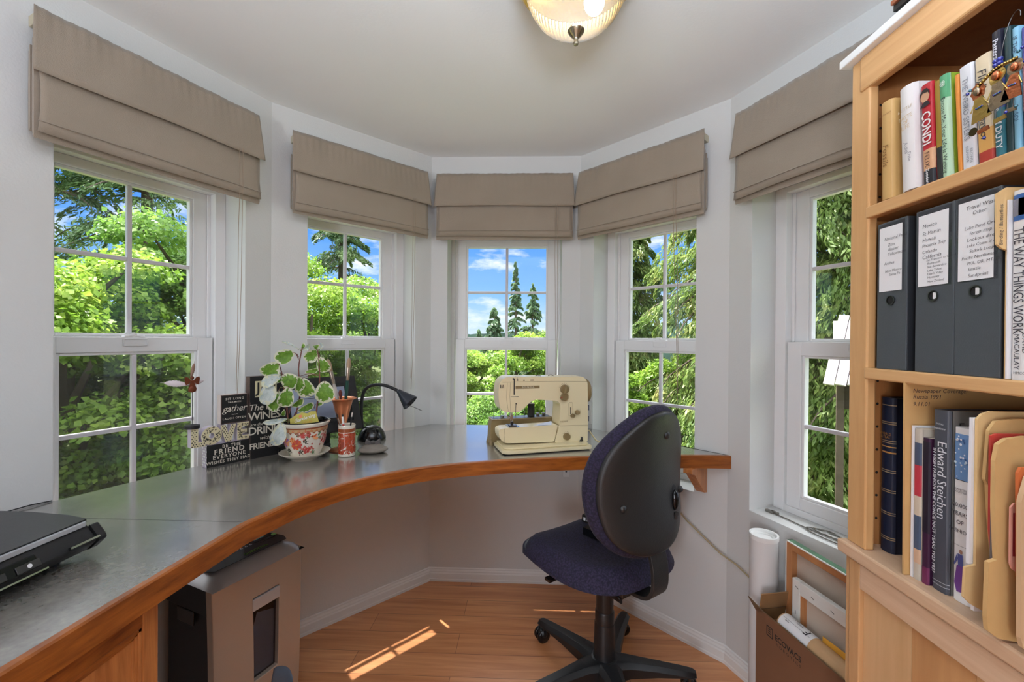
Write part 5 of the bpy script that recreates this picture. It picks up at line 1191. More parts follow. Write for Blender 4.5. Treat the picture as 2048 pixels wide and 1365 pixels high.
book('dark navy and teal thriller with white lettering on the top shelf', .662, .648, Z1, .188, .150, (26, 28, 44), lean=.045, texts=[('Patterson', .155, .0105, (226, 226, 236), 'd', dict(bold=.01)), ('Line', .075, .010, (226, 232, 236), 'd', dict(bold=.02)), ('of DUTY', .034, .0125, (226, 232, 236), 'd', dict(bold=.02))], bands=[(0, .07, (56, 116, 128)), (.07, .125, (86, 92, 150))], group=G1)
book('dark bottle green hardback right of the navy and teal thriller', .6475, .6375, Z1, .183, .150, (22, 52, 56), lean=.035, group=G1)
book('light blue book with dark capitals near the right edge of the photo', .6375, .628, Z1, .175, .150, (132, 184, 208), lean=.03, texts=[('IF THE', .150, .0085, (40, 60, 90), 'd', {}), ('AND', .112, .0085, (40, 60, 90), 'd', {}), ('SOL', .045, .0085, (60, 96, 130), 'd', {})], group=G1)
book('purple blue paperback at the right edge of the photo on the top shelf', .627, .606, Z1, .168, .150, (84, 80, 150), lean=.03, bands=[(0.05, .12, (170, 110, 120))], group=G1, soft=True)
book('olive hardback beyond the purple blue paperback', .604, .575, Z1, .18, .150, (96, 92, 70), lean=.02, group=G1)
# binders
def binder(label, yl, yr, lines, hole):
    w = yl - yr; X = T(.694, (yl + yr) / 2, 1.3172); o = thing('binder', label, 'binder', X.translation, 0, 'grey binders on the middle shelf'); hw = w / 2; h = .284
    gb = mat('binder_grey', (72, 76, 80), .42, bump=.2, bscale=400); ge = mat('binder_edge', (40, 42, 46), .5)
    m = MB(X); m.box(0, .003, -hw, hw, 0, h, gb); m.box(.002, .275, hw - .003, hw, 0, h, ge); m.box(.002, .275, -hw, -hw + .003, 0, h, ge); m.build('cover', o, smooth=0, bevel=.0012)
    m = MB(X); m.box(.012, .26, -hw + .006, hw - .006, .004, h - .012, M['paper']); m.build('papers', o, smooth=0)
    lb = SP0(-.0004, 0, 0); m = MB(X); m.box(-hw + .004, hw - .004, .148, h - .003, 0, .0004, thin_glass('label_sleeve', (.9, .9, .92), 1.), lb); m.build('label_sleeve', o, smooth=0)
    m = MB(X); m.rect(-hw + .006, hw - .009, .150, h - .010, M['paper'], lb, .0006)
    for (s, x, z, sz) in lines: m.text(s, sz, M['ink'], lb @ T(-hw + .006 + x, z, .0008) @ RZ(.03), align='LEFT', shear=.15, bold=-.008)
    m.build('label', o, smooth=0)
    m = MB(X); m.lathe([(.0075, .0), (.0095, .0008), (.0095, .002), (.0075, .002)], M['steel'], lb @ T(0, .132), 24, cap=False); m.disc(.0076, M['black'], lb @ T(0, .132), 24, z=.0003)
    if hole: m.rect(-.0006, .0052, -.0055, .0055, M['paper'], lb @ T(0, .132), .0006)
    m.build('finger_ring', o, smooth=30)
binder('first grey binder at the far end, label with few handwritten lines', .877, .811, [('National Parks', .012, .250, .0085), ('Zion', .020, .238, .008), ('Glacier', .020, .229, .008), ('Yellowstone', .020, .220, .008), ('Arches', .012, .203, .008), ('New Mexico', .014, .188, .007), ('Santa Fe', .024, .181, .007)], False)
binder('middle grey binder, label with a long handwritten list of places', .793, .7235, [('Mexico', .008, .254, .009), ('St Martin', .008, .241, .009), ('Hawaii', .008, .230, .009), ('Phoenix Trip', .008, .220, .008), ('Orlando', .008, .209, .008), ('California', .008, .200, .009), ('San Francisco to Carmel', .016, .194, .0052), ('Redwoods', .018, .188, .0055), ('San Bernardino', .018, .182, .0055), ('Lake Tahoe', .018, .176, .0055), ('Death Valley', .018, .170, .0055), ('Monterey', .018, .164, .0055), ('New Zealand', .018, .157, .0055)], True)
binder('third grey binder, label headed travel and widest writing, beside the manila tab', .7225, .6545, [('Travel Western', .012, .263, .0085), ('Other', .022, .254, .008), ('Lake Pend Oreille', .010, .232, .0075), ('forest map', .018, .223, .0075), ('Lookout directory', .014, .213, .0075), ('Lake Coeur d Alene', .014, .204, .0065), ('Selkirk Loop', .018, .195, .007), ('Pacific Northwest', .006, .185, .007), ('WA, OR, MT, BC', .014, .176, .007), ('Seattle', .016, .167, .007), ('Sandpoint', .016, .157, .0075)], True)
man = mat('manila', (222, 186, 130), .75, var=.05, vscale=12); man2 = mat('manila_dark', (206, 166, 108), .75, var=.05, vscale=12)
def sheet(name, label, cat, y, pts, th, mt, group=None, extra=None, rot=0.):
    cx_ = sum(p[0] for p in pts) / len(pts); zb = min(p[1] for p in pts)
    m = MB(); X = basis((0, y, 0), (1, 0, 0), (0, 0, 1)); m.prism(pts, -th / 2, th / 2, mt, X)
    if extra: extra(m, y - th / 2)
    o = m.build(name, None, smooth=0); origin_to(o, (cx_, y, zb)); return tag(o, label, cat, group)
def tab_tx(m, y): m.text('Birding / Butterflies', .0075, M['ink'], basis((.682, y - .0004, 1.540), (0, 0, 1), (-1, 0, 0)), bold=-.005)
sheet('folder', 'manila folder with handwritten tab between the third binder and the white book', 'folder', .6455, [(.676, 1.585), (.690, 1.594), (.90, 1.594), (.90, 1.318), (.692, 1.318), (.692, 1.503), (.684, 1.506), (.677, 1.512)], .003, man, None, tab_tx)
sheet('folder', 'pale grey folder sheet standing behind the manila tab', 'folder', .6415, [(.689, 1.318), (.689, 1.575), (.90, 1.575), (.90, 1.318)], .002, M['paper'])
book('white large format book with blue top and long capitals down its spine', .6395, .612, 1.3172, .268, .21, (236, 234, 232), texts=[('THE WAY THINGS WORK', .140, .0185, (52, 50, 60), 'd', dict(fit=.150, y=.003)), ('DAVID', .052, .0095, (70, 66, 74), 'd', dict(y=-.006)), ('MACAULAY', .040, .0095, (52, 50, 60), 'd', dict(y=.004)), ('HMCO', .010, .005, (90, 90, 96), '0', {})], bands=[(.225, .262, (50, 92, 150)), (.232, .256, (226, 220, 214))], front=(90, 140, 200))
# bottom row on the ledge
ZL = .9453; navy2 = (24, 32, 52)
gold = (176, 130, 70)
book('tall navy atlas with gold bands, at the far end of the bottom row', .911, .880, ZL, .312, .22, navy2, x0=.735, texts=[('WORLD\nATLAS', .235, .0075, gold, '0', dict(line=.9))], bands=[(z, z + .0016, (150, 128, 96)) for z in (.296, .262, .258, .224, .220, .165, .161, .125, .121, .080, .076, .03, .026)] + [(.200, .203, gold), (.212, .214, gold)], round_=.006)
def env_tx(m, y):
    for s, z in (('Newspaper Coverage:', 1.281), ('Russia 1991', 1.270), ('9.11.01', 1.257)): m.text(s, .0105, M['ink'], basis((.701, y - .0004, z), (1, 0, 0), (0, 0, 1)), align='LEFT', shear=.2, bold=-.005)
sheet('envelope', 'large brown envelope with handwriting, upright behind the magazines', 'envelope', .8065, [(.688, 1.297), (.690, .9455), (1.0, .9455), (1.0, 1.297)], .004, mat('kraft_envelope', (206, 162, 104), .75, var=.06, vscale=9), None, env_tx)
sheet('magazine', 'thin white magazine in front of the brown envelope', 'magazine', .7995, [(.698, .9455), (.698, 1.219), (.90, 1.219), (.90, .9455)], .004, M['paper'])
mg = book('cream red and blue patterned magazine between white and purple ones', .7965, .7838, ZL, .270, .19, (196, 186, 170), x0=.699, soft=True, round_=.0008, bands=[(.205, .245, (70, 82, 104)), (.150, .205, (184, 52, 66)), (.115, .150, (206, 190, 168)), (.055, .115, (74, 88, 110)), (0.03, .055, (206, 170, 140))])
book('slim purple and black magazine left of the dark grey art book', .7832, .7706, ZL, .256, .19, (60, 28, 56), x0=.702, soft=True, round_=.0008, bands=[(.09, .25, (34, 26, 40)), (0, .03, (110, 40, 80))])
book('thick dark grey art book with white serif title down its spine', .7700, .7415, ZL, .309, .23, (72, 74, 82), x0=.708, texts=[('Edward Steichen', .190, .0225, (232, 232, 236), 'd', dict(y=-.004, fit=.130)), ('IN HIGH FASHION THE CONDE NAST YEARS 1923-1937', .135, .0078, (226, 226, 230), 'd', dict(y=.0085, bold=.01, fit=.215)), ('EWING', .285, .004, (226, 226, 230), '0', {}), ('BRANDOW', .277, .004, (226, 226, 230), '0', {})], front=(120, 118, 114), fronttx=[('Edw', .030, .282, .020, (34, 34, 36), dict(bold=.005)), ], bands=[(.010, .0112, (170, 170, 176)), (.016, .0172, (170, 170, 176))])
book('white fashion history book with blue pattern block and violet dress figure', .7375, .710, ZL, .285, .20, (236, 234, 232), x0=.712, texts=[('20,000', .158, .0095, (60, 60, 70), '0', {}), ('YEARS', .144, .0095, (60, 60, 70), '0', {}), ('OF', .130, .0095, (60, 60, 70), '0', {}), ('FASHION', .116, .0085, (60, 60, 70), '0', {}), ('FRANCOIS\nBOUCHER', .182, .0045, (90, 90, 100), '0', dict(line=.9))], bands=[(.200, .275, (110, 146, 190)), (.199, .2, (40, 40, 46)), (.092, .0925, (60, 60, 70))])
o = [x for x in bpy.data.objects if x.name.startswith('book') and x.get('label', '').startswith('white fashion')][0]
m = MB(T(.712, .72375, ZL)); pv = SP0(-.0036, 0, 0)
m.disc(.0028, bm_((170, 130, 110)), pv @ T(.002, .083), 12, .0036); m.poly([(-.003, .079), (.005, .079), (.0062, .060), (-.002, .058)], bm_((84, 92, 150)), pv, .0006); m.poly([(-.004, .060), (.006, .060), (.009, .032), (.005, .018), (-.004, .016), (-.008, .030)], bm_((110, 64, 140)), pv, .0007); m.poly([(-.004, .078), (-.009, .060), (-.0075, .058), (-.002, .070)], bm_((84, 92, 150)), pv, .0008)
rnb = random.Random(2)
for k in range(26): m.disc(rnb.uniform(.001, .0022), bm_(rnb.choice(((210, 226, 236), (60, 96, 150), (236, 236, 240)))), pv @ T(rnb.uniform(-.010, .010), rnb.uniform(.203, .272), .0005), 8)
m.build('spine_picture', o, smooth=0)
GF = 'manila folders at the right of the bottom row'
sheet('paper_stack', 'white paper wad with green corner just right of the fashion history book', 'folder', .6790, [(.676, 1.032), (.679, 1.255), (.88, 1.258), (.88, .960), (.684, .960), (.684, 1.032)], .005, M['paper'], GF)
sheet('folder', 'manila folder with forward lower tab, leftmost of the manila folders on the ledge', 'folder', .6735, [(.681, 1.033), (.681, 1.254), (.688, 1.262), (.700, 1.266), (.88, 1.266), (.88, .946), (.712, .946), (.692, .964), (.675, .973), (.664, .984), (.666, 1.029)], .004, man, GF)
sheet('folder', 'tan manila folder with long tab at the top, second from the left on the ledge', 'folder', .6575, [(.680, 1.160), (.676, 1.168), (.681, 1.240), (.690, 1.254), (.720, 1.258), (.88, 1.258), (.88, .946), (.70, .946), (.684, 1.10)], .005, man2, GF)
sheet('paper_sheet', 'red sheet peeping out between two manila folders', 'paper', .6455, [(.672, 1.19), (.672, 1.235), (.68, 1.238), (.88, 1.238), (.88, .946), (.70, .946), (.676, 1.06), (.672, 1.10)], .003, bm_((196, 70, 60)), GF)
sheet('paper_sheet', 'grey photo sheet between the tan and the nearest manila folder', 'paper', .6405, [(.670, 1.05), (.670, 1.185), (.88, 1.185), (.88, .946), (.70, .946)], .003, bm_((120, 112, 110)), GF)
sheet('folder', 'nearest full manila folder with a deep notch and lower tab', 'folder', .6305, [(.661, 1.136), (.661, 1.203), (.665, 1.226), (.676, 1.234), (.702, 1.238), (.88, 1.238), (.88, .946), (.704, .946), (.668, .952), (.654, .962), (.652, .981), (.654, 1.059), (.665, 1.063)], .006, man2, GF)
sheet('pink_card', 'pink and dark red card in front of the nearest manila folder', 'card', .6160, [(.669, 1.142), (.674, 1.148), (.75, 1.148), (.75, .97), (.678, 1.053), (.672, 1.057), (.669, 1.065)], .002, mat('pink_card', (214, 150, 130), .7), GF, lambda m, y: m.rect(.672, .677, 1.075, 1.135, bm_((150, 40, 50)), basis((0, y, 0), (1, 0, 0), (0, 0, 1))))
sheet('folder', 'orange folder edge behind the last buff folder', 'folder', .6090, [(.672, 1.05), (.670, 1.192), (.674, 1.200), (.86, 1.200), (.86, .946), (.70, .946)], .004, bm_((206, 110, 60)), GF)
sheet('folder', 'buff folder cut by the right edge of the photo', 'folder', .6000, [(.663, 1.155), (.664, 1.160), (.672, 1.190), (.86, 1.199), (.86, .946), (.690, .946), (.668, .960), (.665, .973)], .006, mat('buff', (206, 170, 130), .75), GF)
sheet('paper_sheet', 'blue edged sheet lying under the manila folders on the ledge', 'paper', .666, [(.690, .9455), (.690, .960), (.88, .960), (.88, .9455)], .003, bm_((44, 100, 170)), GF)
# hanging ornament of three metal figures
orn = thing('hanging_ornament', 'trio of hammered metal figures with beads hanging before the top shelf books', 'ornament', (.655, .627, 1.80))
OX = basis((.655, .627, 1.730), (0, -1, 0), (0, 0, 1))     # x to the right, y up, z towards the room
pew = mat('pewter', (150, 134, 112), .3, .9, bump=.3, bscale=200); cop = mat('figure_copper', (196, 120, 84), .28, 1., bump=.3, bscale=200); bra = mat('figure_brass', (190, 164, 96), .28, 1., bump=.3, bscale=200); cob = mat('cobalt_bead', (30, 44, 150), .1, coat=1.); tea = mat('teal_bead', (40, 110, 130), .15, coat=1.)
m = MB(OX); q = smooth_curve([(.004, .030), (.006, .050), (.014, .078), (.022, .088), (.027, .085), (.0275, .078)], 5); m.tube([(a, b, -.002) for a, b in q], .0006, M['steel'], 6); m.build('hook_wire', orn, smooth=60)
m = MB(OX)
for s in range(4): a = PI / 4 + s * PI / 2; m.ball((.002 + .0038 * math.cos(a), .032 + .0038 * math.sin(a), 0), .0036, cob, n=10, k=6)
m.build('bead_cluster', orn, smooth=60)
m = MB(OX); arc = [(-.030 + .0035 * k, -.004 + .026 * math.sin(min(1, (k + 3) / 17) * PI * .62)) for k in range(17)]
vs = []
for k, (x, y) in enumerate(arc): vs += [(x, y, 0), (x - .001, y + .0055, 0)]
m.add(vs, [(2 * k, 2 * k + 2, 2 * k + 3, 2 * k + 1) for k in range(16)], bra)
for k, (x, y) in enumerate(arc): m.ball((x, y + .0028, .001), .0015, bra, n=8, k=5)
m.build('banner', orn, smooth=40, solid=.0008)
def figure(cx, top, sc, mb_, mh, tilt, petals):
    X = OX @ T(cx, top) @ RZ(tilt)
    m = MB(X); n = 24
    pts = [(.0105 * sc * (1 + .10 * math.cos(petals * 2 * PI * k / n)) * math.cos(2 * PI * k / n), .0125 * sc * (1 + .10 * math.cos(petals * 2 * PI * k / n)) * math.sin(2 * PI * k / n)) for k in range(n)]
    m.prism(pts, -.0006, .0004, mh); m.ball((0, 0, .002), (.0052 * sc, .0068 * sc, .003), cop if mh is not cop else pew, n=14, k=8)
    m.prism([(-.006 * sc, -.010 * sc), (.006 * sc, -.010 * sc), (.0145 * sc, -.046 * sc), (-.0145 * sc, -.046 * sc)], -.0008, .0008, mb_)
    for s in (-1, 1):
        m.tube([(s * .006 * sc, -.014 * sc, 0), (s * .013 * sc, -.028 * sc, .001)], .0009, bra, 5); m.tube([(s * .004 * sc, -.046 * sc, 0), (s * .004 * sc, -.060 * sc, .0)], .0006, M['steel'], 5)
        m.prism([(s * .004 * sc - .003, -.060 * sc), (s * .004 * sc + .004, -.060 * sc), (s * .004 * sc + .005, -.066 * sc), (s * .004 * sc - .003, -.066 * sc)], -.001, .001, mh)
    for k in range(5): m.ball((-.004 * sc + .002 * sc * k, -.026 * sc, .0014), .0013, (cob, tea)[k % 2], n=8, k=5)
    m.build('figure', orn, smooth=40, bevel=.0003)
figure(-.024, .006, .95, bra, cop, .12, 8); figure(.001, .014, 1.0, pew, bra, .06, 3); figure(.024, .012, .88, cop, pew, -.12, 2)
for (x, y, mt) in ((-.038, .010, cob), (-.034, .013, tea), (.028, .030, tea), (.033, .032, cob), (.014, -.044, cob), (.026, -.042, tea), (-.014, -.066, cob), (.036, .012, cob)):
    m = MB(OX); m.ball((x, y, .001), .0022, mt, n=10, k=6); m.build('bead', orn, smooth=60)
m = MB(OX); m.prism([(.006 * math.cos(k * PI / 9), .006 * math.sin(k * PI / 9)) for k in range(18)], 0, .0008, mat('dark_coin', (70, 60, 34), .4, .8), T(-.030, -.050, 0)); m.build('coin', orn, smooth=0)
# thing on top of the bookcase
m = MB(); m.box(-.10, .10, -.13, .13, 0, .010, mat('frame_brown', (74, 50, 38), .5), T(.80, .70, 1.974)); m.box(-.09, .09, -.12, .12, .010, .012, M['paper'], T(.80, .70, 1.974))
m.box(-.11, .11, -.14, .13, .012, .024, M['softblack'], T(.79, .70, 1.974)); m.box(-.115, .10, -.15, .13, .024, .032, mat('frame_copper', (150, 86, 56), .4, .3), T(.79, .70, 1.974))
o = m.build('picture_frame', None, smooth=0, bevel=.0015); origin_to(o, (.80, .70, 1.974)); tag(o, 'flat dark and copper picture frames lying on the white top board of the bookcase', 'picture frame')

# ------------------------------------------------------------------ corner by the right window
bd = Vector((.19, -.98)).normalized(); bn = Vector((.98, .19)).normalized()
CBX = basis((.80, 1.51, 0), (bd.x, bd.y, 0), (bn.x, bn.y, 0))     # x along the box towards the camera, y towards the wall
card = mat('cardboard', (124, 86, 60), .8, bump=.15, bscale=60, var=.05, vscale=6); cardin = mat('cardboard_inside', (150, 110, 70), .85, var=.08, vscale=10); cedge = mat('cardboard_edge', (112, 84, 58), .9)
bxo = thing('cardboard_box', 'open brown cardboard box with black lettering between the wall and the bookcase', 'box', CBX @ Vector((.2, .08, 0)))
BL, BD, BH = .50, .150, .40
m = MB(CBX); t = .004
m.box(0, BL, 0, BD, .002, .006, cardin)
for (x0, x1, y0, y1) in ((0, BL, 0, t), (0, BL, BD - t, BD), (0, t, t, BD - t), (BL - t, BL, t, BD - t)): m.box(x0, x1, y0, y1, .002, BH, card)
m.box(t, BL - t, t, t + .0006, .006, BH, cardin); m.box(t, t + .0006, t, BD - t, .006, BH, cardin)
m.build('body', bxo, smooth=0)
FB = CBX @ basis((0, -.0006, 0), (1, 0, 0), (0, 0, 1))
m = MB(FB); inkb = mat('box_ink', (34, 30, 28), .8)
m.text('ECOVACS', .026, inkb, T(.139, .4035), bold=.02, fit=.104); m.text('ROBOTICS', .0125, inkb, T(.141, .3835), bold=-.006, fit=.098, space=1.5)
for (x0, x1, y0, y1) in ((.050, .078, .419, .422), (.050, .053, .392, .422), (.075, .078, .389, .422), (.050, .078, .3885, .3915), (.058, .070, .412, .415), (.058, .070, .405, .408), (.058, .070, .398, .401)): m.rect(x0, x1, y0, y1, inkb, I4)
m.build('lettering', bxo, smooth=0)
m = MB(CBX); m.box(0, BL, 0, t, BH, .452, card); m.prism([(-.042, .462), (.03, .4525), (.03, .446), (0, .436)], -t, 0, cedge, basis((0, .0, 0), (1, 0, 0), (0, 0, 1))); m.box(-.004, BL, .0005, t - .0005, .452, .4535, cedge); m.build('front_flap', bxo, smooth=0)
m = MB(CBX); m.box(-.002, .002, .006, BD - .006, BH, BH + .105, cardin, T(0, 0, BH) @ RY(.18) @ T(0, 0, -BH)); m.box(-.003, .003, .006, BD - .006, BH + .048, BH + .0495, cedge, T(0, 0, BH) @ RY(.18) @ T(0, 0, -BH)); m.build('end_flap', bxo, smooth=0)
# painting with green edge, back towards the room
stb = wood('stretcher_wood', (190, 132, 84), (166, 106, 62), (30, 30, 4), .55, 1.5, 0, .05); canv = mat('raw_canvas', (196, 178, 160), .85, bump=.3, bscale=700); gpaint = mat('green_paint', (72, 112, 82), .6, var=.35, vscale=30); wcan = mat('primed_canvas', (222, 220, 214), .8, bump=.3, bscale=500)
pnt = thing('canvas_painting', 'large stretched canvas with green painted edge seen from behind, leaning at the right wall', 'painting', CBX @ Vector((.2, .122, 0)))
PX_ = CBX @ T(.006, .108, .006); PW, PH, PT = .46, .672, .034
m = MB(PX_); b = .026
m.box(.003, b, 0, .022, .003, PH - .003, stb); m.box(PW - b, PW - .003, 0, .022, .003, PH - .003, stb); m.box(b, PW - b, 0, .022, PH - b, PH - .003, stb); m.box(b, PW - b, 0, .022, .003, b, stb); m.build('stretcher', pnt, smooth=0, bevel=.002)
m = MB(PX_); m.box(.003, PW - .003, .022, .025, .003, PH - .003, canv); m.box(0, .003, -.001, .026, 0, PH, wcan); m.box(PW - .003, PW, -.001, .026, 0, PH, wcan); m.box(0, PW, .004, .027, PH - .003, PH, gpaint); m.box(0, PW, -.001, .004, PH - .003, PH, wcan); m.build('canvas', pnt, smooth=0)
can2 = thing('canvas_painting', 'smaller white canvas stapled on its bars, standing inside the cardboard box', 'painting', CBX @ Vector((.25, .07, 0)))
P2_ = CBX @ T(.072, .074, .008); PW2, PH2 = .38, .578
m = MB(P2_); b = .030
for (x0, x1, z0, z1) in ((0, b, 0, PH2), (PW2 - b, PW2, 0, PH2), (b, PW2 - b, PH2 - .042, PH2), (b, PW2 - b, 0, b)): m.box(x0, x1, 0, .018, z0, z1, wcan)
m.build('wrapped_bars', can2, smooth=0, bevel=.002)
m = MB(P2_); m.box(b, PW2 - b, .012, .016, b, PH2 - .042, canv); m.box(b, b + .016, .004, .012, b, PH2 - .042, stb); m.build('canvas', can2, smooth=0)
m = MB(P2_)
for x in (.02, .08, .15, .22, .29): m.box(x - .006, x + .006, -.0008, 0, PH2 - .024, PH2 - .0225, M['steel'], T(x, 0, PH2 - .023) @ RY(.35) @ T(-x, 0, -PH2 + .023))
for z in (.30, .38, .47): m.box(.014, .0155, -.0008, 0, z - .006, z + .006, M['steel'])
m.build('staple', can2, smooth=0)
tb = thing('cardboard_tube', 'brown cardboard shipping tube with white label lying in the cardboard box', 'tube', CBX @ Vector((.25, .04, .44)))
TX = CBX @ T(.080, .040, .446) @ RY(PI / 2 + .02)
kr = mat('kraft_tube', (196, 156, 112), .6, var=.05, vscale=20)
m = MB(TX); m.lathe([(.026, .0), (.029, .0), (.029, .36), (.026, .36), (.026, .0)], kr, None, 36, cap=False); m.lathe([(.0, .006), (.026, .006)], M['paper'], None, 24); m.build('tube', tb, smooth=40)
m = MB(TX); m.lathe([(.0293, .004), (.0293, .118)], M['paper'], None, 30, cap=False, a0=PI * .55, a1=PI * 1.45)
def on_tube(a, z): return basis((.0296 * math.cos(a), .0296 * math.sin(a), z), (0, 0, -1), (-math.sin(a), math.cos(a), 0))
for (s, a, z, sz) in (('F', PI * 1.06, .095, .030), ('PRIORITY', PI * 1.0, .062, .0065), ('SHIP TO', PI * .84, .05, .006), ('PO BOX', PI * .92, .045, .0055), ('FROM', PI * 1.2, .03, .005)): m.text(s, sz, M['ink'], on_tube(a, z), bold=.02)
for a in (PI * .76, PI * 1.14): m.rect(-.05, .05, -.0004, .0004, M['ink'], on_tube(a, .06))
m.build('label', tb, smooth=40)
m = MB(CBX @ T(.30, .060, .31) @ RZ(.1)); m.prism([(-.10, 0), (.10, 0), (.10, .165), (-.09, .175)], -.0006, .0006, mat('yellow_print', (222, 164, 60), .6, var=.1, vscale=30), basis((0, 0, 0), (1, 0, 0), (0, .02, 1)))
one(m, 'paper_sheet', 'yellow printed sheet standing in the box behind the shipping tube', 'paper', CBX @ Vector((.30, .06, .31)), smooth=0)
m = MB(CBX @ T(.34, .066, .31)); m.prism([(-.08, 0), (.08, 0), (.08, .168), (-.08, .155)], -.0006, .0006, mat('blue_print', (96, 120, 160), .6, var=.3, vscale=30), basis((0, 0, 0), (1, 0, 0), (0, .02, 1)))
one(m, 'paper_sheet', 'blue printed sheet just behind the yellow one in the box', 'paper', CBX @ Vector((.34, .066, .31)), smooth=0)
# white mailing tube
MTC = Vector((.872, 1.598, 0)); mt_ = thing('mailing_tube', 'tall white mailing tube with plastic cap standing in the right corner', 'tube', MTC)
wp = mat('white_card', (224, 223, 222), .6, bump=.06, bscale=40)
m = MB(T(*MTC)); m.lathe([(.046, 0), (.046, .655), (.043, .655), (.043, .64)], wp, None, 44, cap=False); m.lathe([(.0, .001), (.046, .0)], wp, None, 32)
m.build('tube', mt_, smooth=40)
m = MB(T(*MTC)); m.lathe([(.0, .652), (.026, .652), (.027, .655), (.038, .656), (.041, .664), (.0475, .665), (.0482, .660), (.0475, .648), (.046, .648)], M['white'], None, 44, cap=False); m.build('cap', mt_, smooth=40)
# cable on the window stool and cord hanging along the wall
F5, _ = wframe(5)
m = MB(F5); z = ZS + .0035; cg = mat('grey_cable', (112, 108, 100), .5)
pts = [(.165, .060), (.22, .058), (.30, .052), (.38, .058), (.42, .075), (.395, .090), (.33, .085), (.315, .070), (.36, .058), (.42, .052), (.46, .060), (.50, .075), (.56, .085)]
pc = smooth_curve(pts, 6); m.tube([(a, b, z + .004 * (i % 17 == 0)) for i, (a, b) in enumerate(pc)], .0022, cg, 7)
pc2 = smooth_curve([(.40, .088), (.35, .10), (.30, .060), (.335, .034), (.42, .030), (.50, .036), (.56, .045)], 6); m.tube([(a, b, z) for a, b in pc2], .0022, cg, 7)
for (u, v_) in ((.155, .060), (.170, .066)): m.box(u - .020, u + .012, v_ - .006, v_ + .006, ZS, ZS + .009, cg)
o = m.build('cable', None, smooth=40); origin_to(o, F5 @ Vector((.36, .06, ZS))); tag(o, 'grey cable with connectors coiled on the sill of the right window', 'cable')
m = MB(); a = F4 @ Vector((.50, -.045, .66)); b = F4 @ Vector((.786, -.02, .462)); 
pts = [F4 @ Vector((.44, -.03, .83)), F4 @ Vector((.46, -.035, .74)), F4 @ Vector((.55, -.03, .635)), F4 @ Vector((.629, -.022, .560)), F4 @ Vector((.71, -.018, .505)), F4 @ Vector((.775, -.02, .465)), Vector((.868, 1.79, .448)), Vector((.884, 1.72, .437)), Vector((.905, 1.66, .42)), Vector((.915, 1.635, .30))]
q = []
for i in range(len(pts) - 1): q += [pts[i].lerp(pts[i + 1], k / 4) for k in range(4)]
m.tube(q + [pts[-1]], .0034, mat('tan_cord', (168, 150, 116), .6), 8)
o = m.build('cord', None, smooth=60); origin_to(o, pts[0]); tag(o, 'tan cord draped from under the desk to behind the white mailing tube', 'cord')
# ------------------------------------------------------------------ outdoors
def npmesh(name, V, F4_, mt, parent=None, smooth=False):
    me = bpy.data.meshes.new(name); n = len(V); k = len(F4_)
    me.vertices.add(n); me.vertices.foreach_set('co', np.asarray(V, np.float32).ravel())
    me.loops.add(k * 4); me.loops.foreach_set('vertex_index', np.asarray(F4_, np.int32).ravel())
    me.polygons.add(k); me.polygons.foreach_set('loop_start', np.arange(0, k * 4, 4, dtype=np.int32))
    try: me.polygons.foreach_set('loop_total', np.full(k, 4, np.int32))
    except Exception: pass
    me.materials.append(mt); me.update(calc_edges=True); me.validate()
    if smooth: me.polygons.foreach_set('use_smooth', np.ones(k, bool))
    o = bpy.data.objects.new(name, me); COL.objects.link(o)
    if parent is not None: o.parent = parent
    return o
def unit(a): return a / np.maximum(1e-9, np.linalg.norm(a, axis=1, keepdims=True))
def leaves(C, D, N_, L_, W_):
    """one kite-shaped leaf per row: centre, length direction, normal, length, width"""
    D = unit(D); S_ = unit(np.cross(D, N_)); n = len(C); N2 = unit(np.cross(S_, D))
    L_ = np.asarray(L_).reshape(-1, 1); W_ = np.asarray(W_).reshape(-1, 1)
    V = np.empty((n, 4, 3)); V[:, 0] = C - D * L_ * .5; V[:, 1] = C + S_ * W_ * .5 + N2 * L_ * .10; V[:, 2] = C + D * L_ * .5 - N2 * L_ * .06; V[:, 3] = C - S_ * W_ * .5 + N2 * L_ * .10
    return V.reshape(-1, 3), np.arange(n * 4).reshape(-1, 4)
GZ = lambda x, y: -2.6 + .27 * max(0., min(16., -.919 * x + .395 * y - 3.8)) - .02 * max(0, y - 8) - .30 * max(0, min(8, x - 1.)) * 0
barkm = mat('bark', (84, 72, 60), .9, bump=.8, bscale=30, var=.25, vscale=10)
def trunk(root, x, y, z0, z1, r, lean=0.):
    m = MB(); k = 7
    m.tube([(x + lean * t + .03 * math.sin(5 * t + x), y + .03 * math.cos(4 * t), z0 + (z1 - z0) * t) for t in [i / k for i in range(k + 1)]], [r * (1 - .8 * i / k) for i in range(k + 1)], barkm, 9)
    m.build('trunk', root, smooth=60)
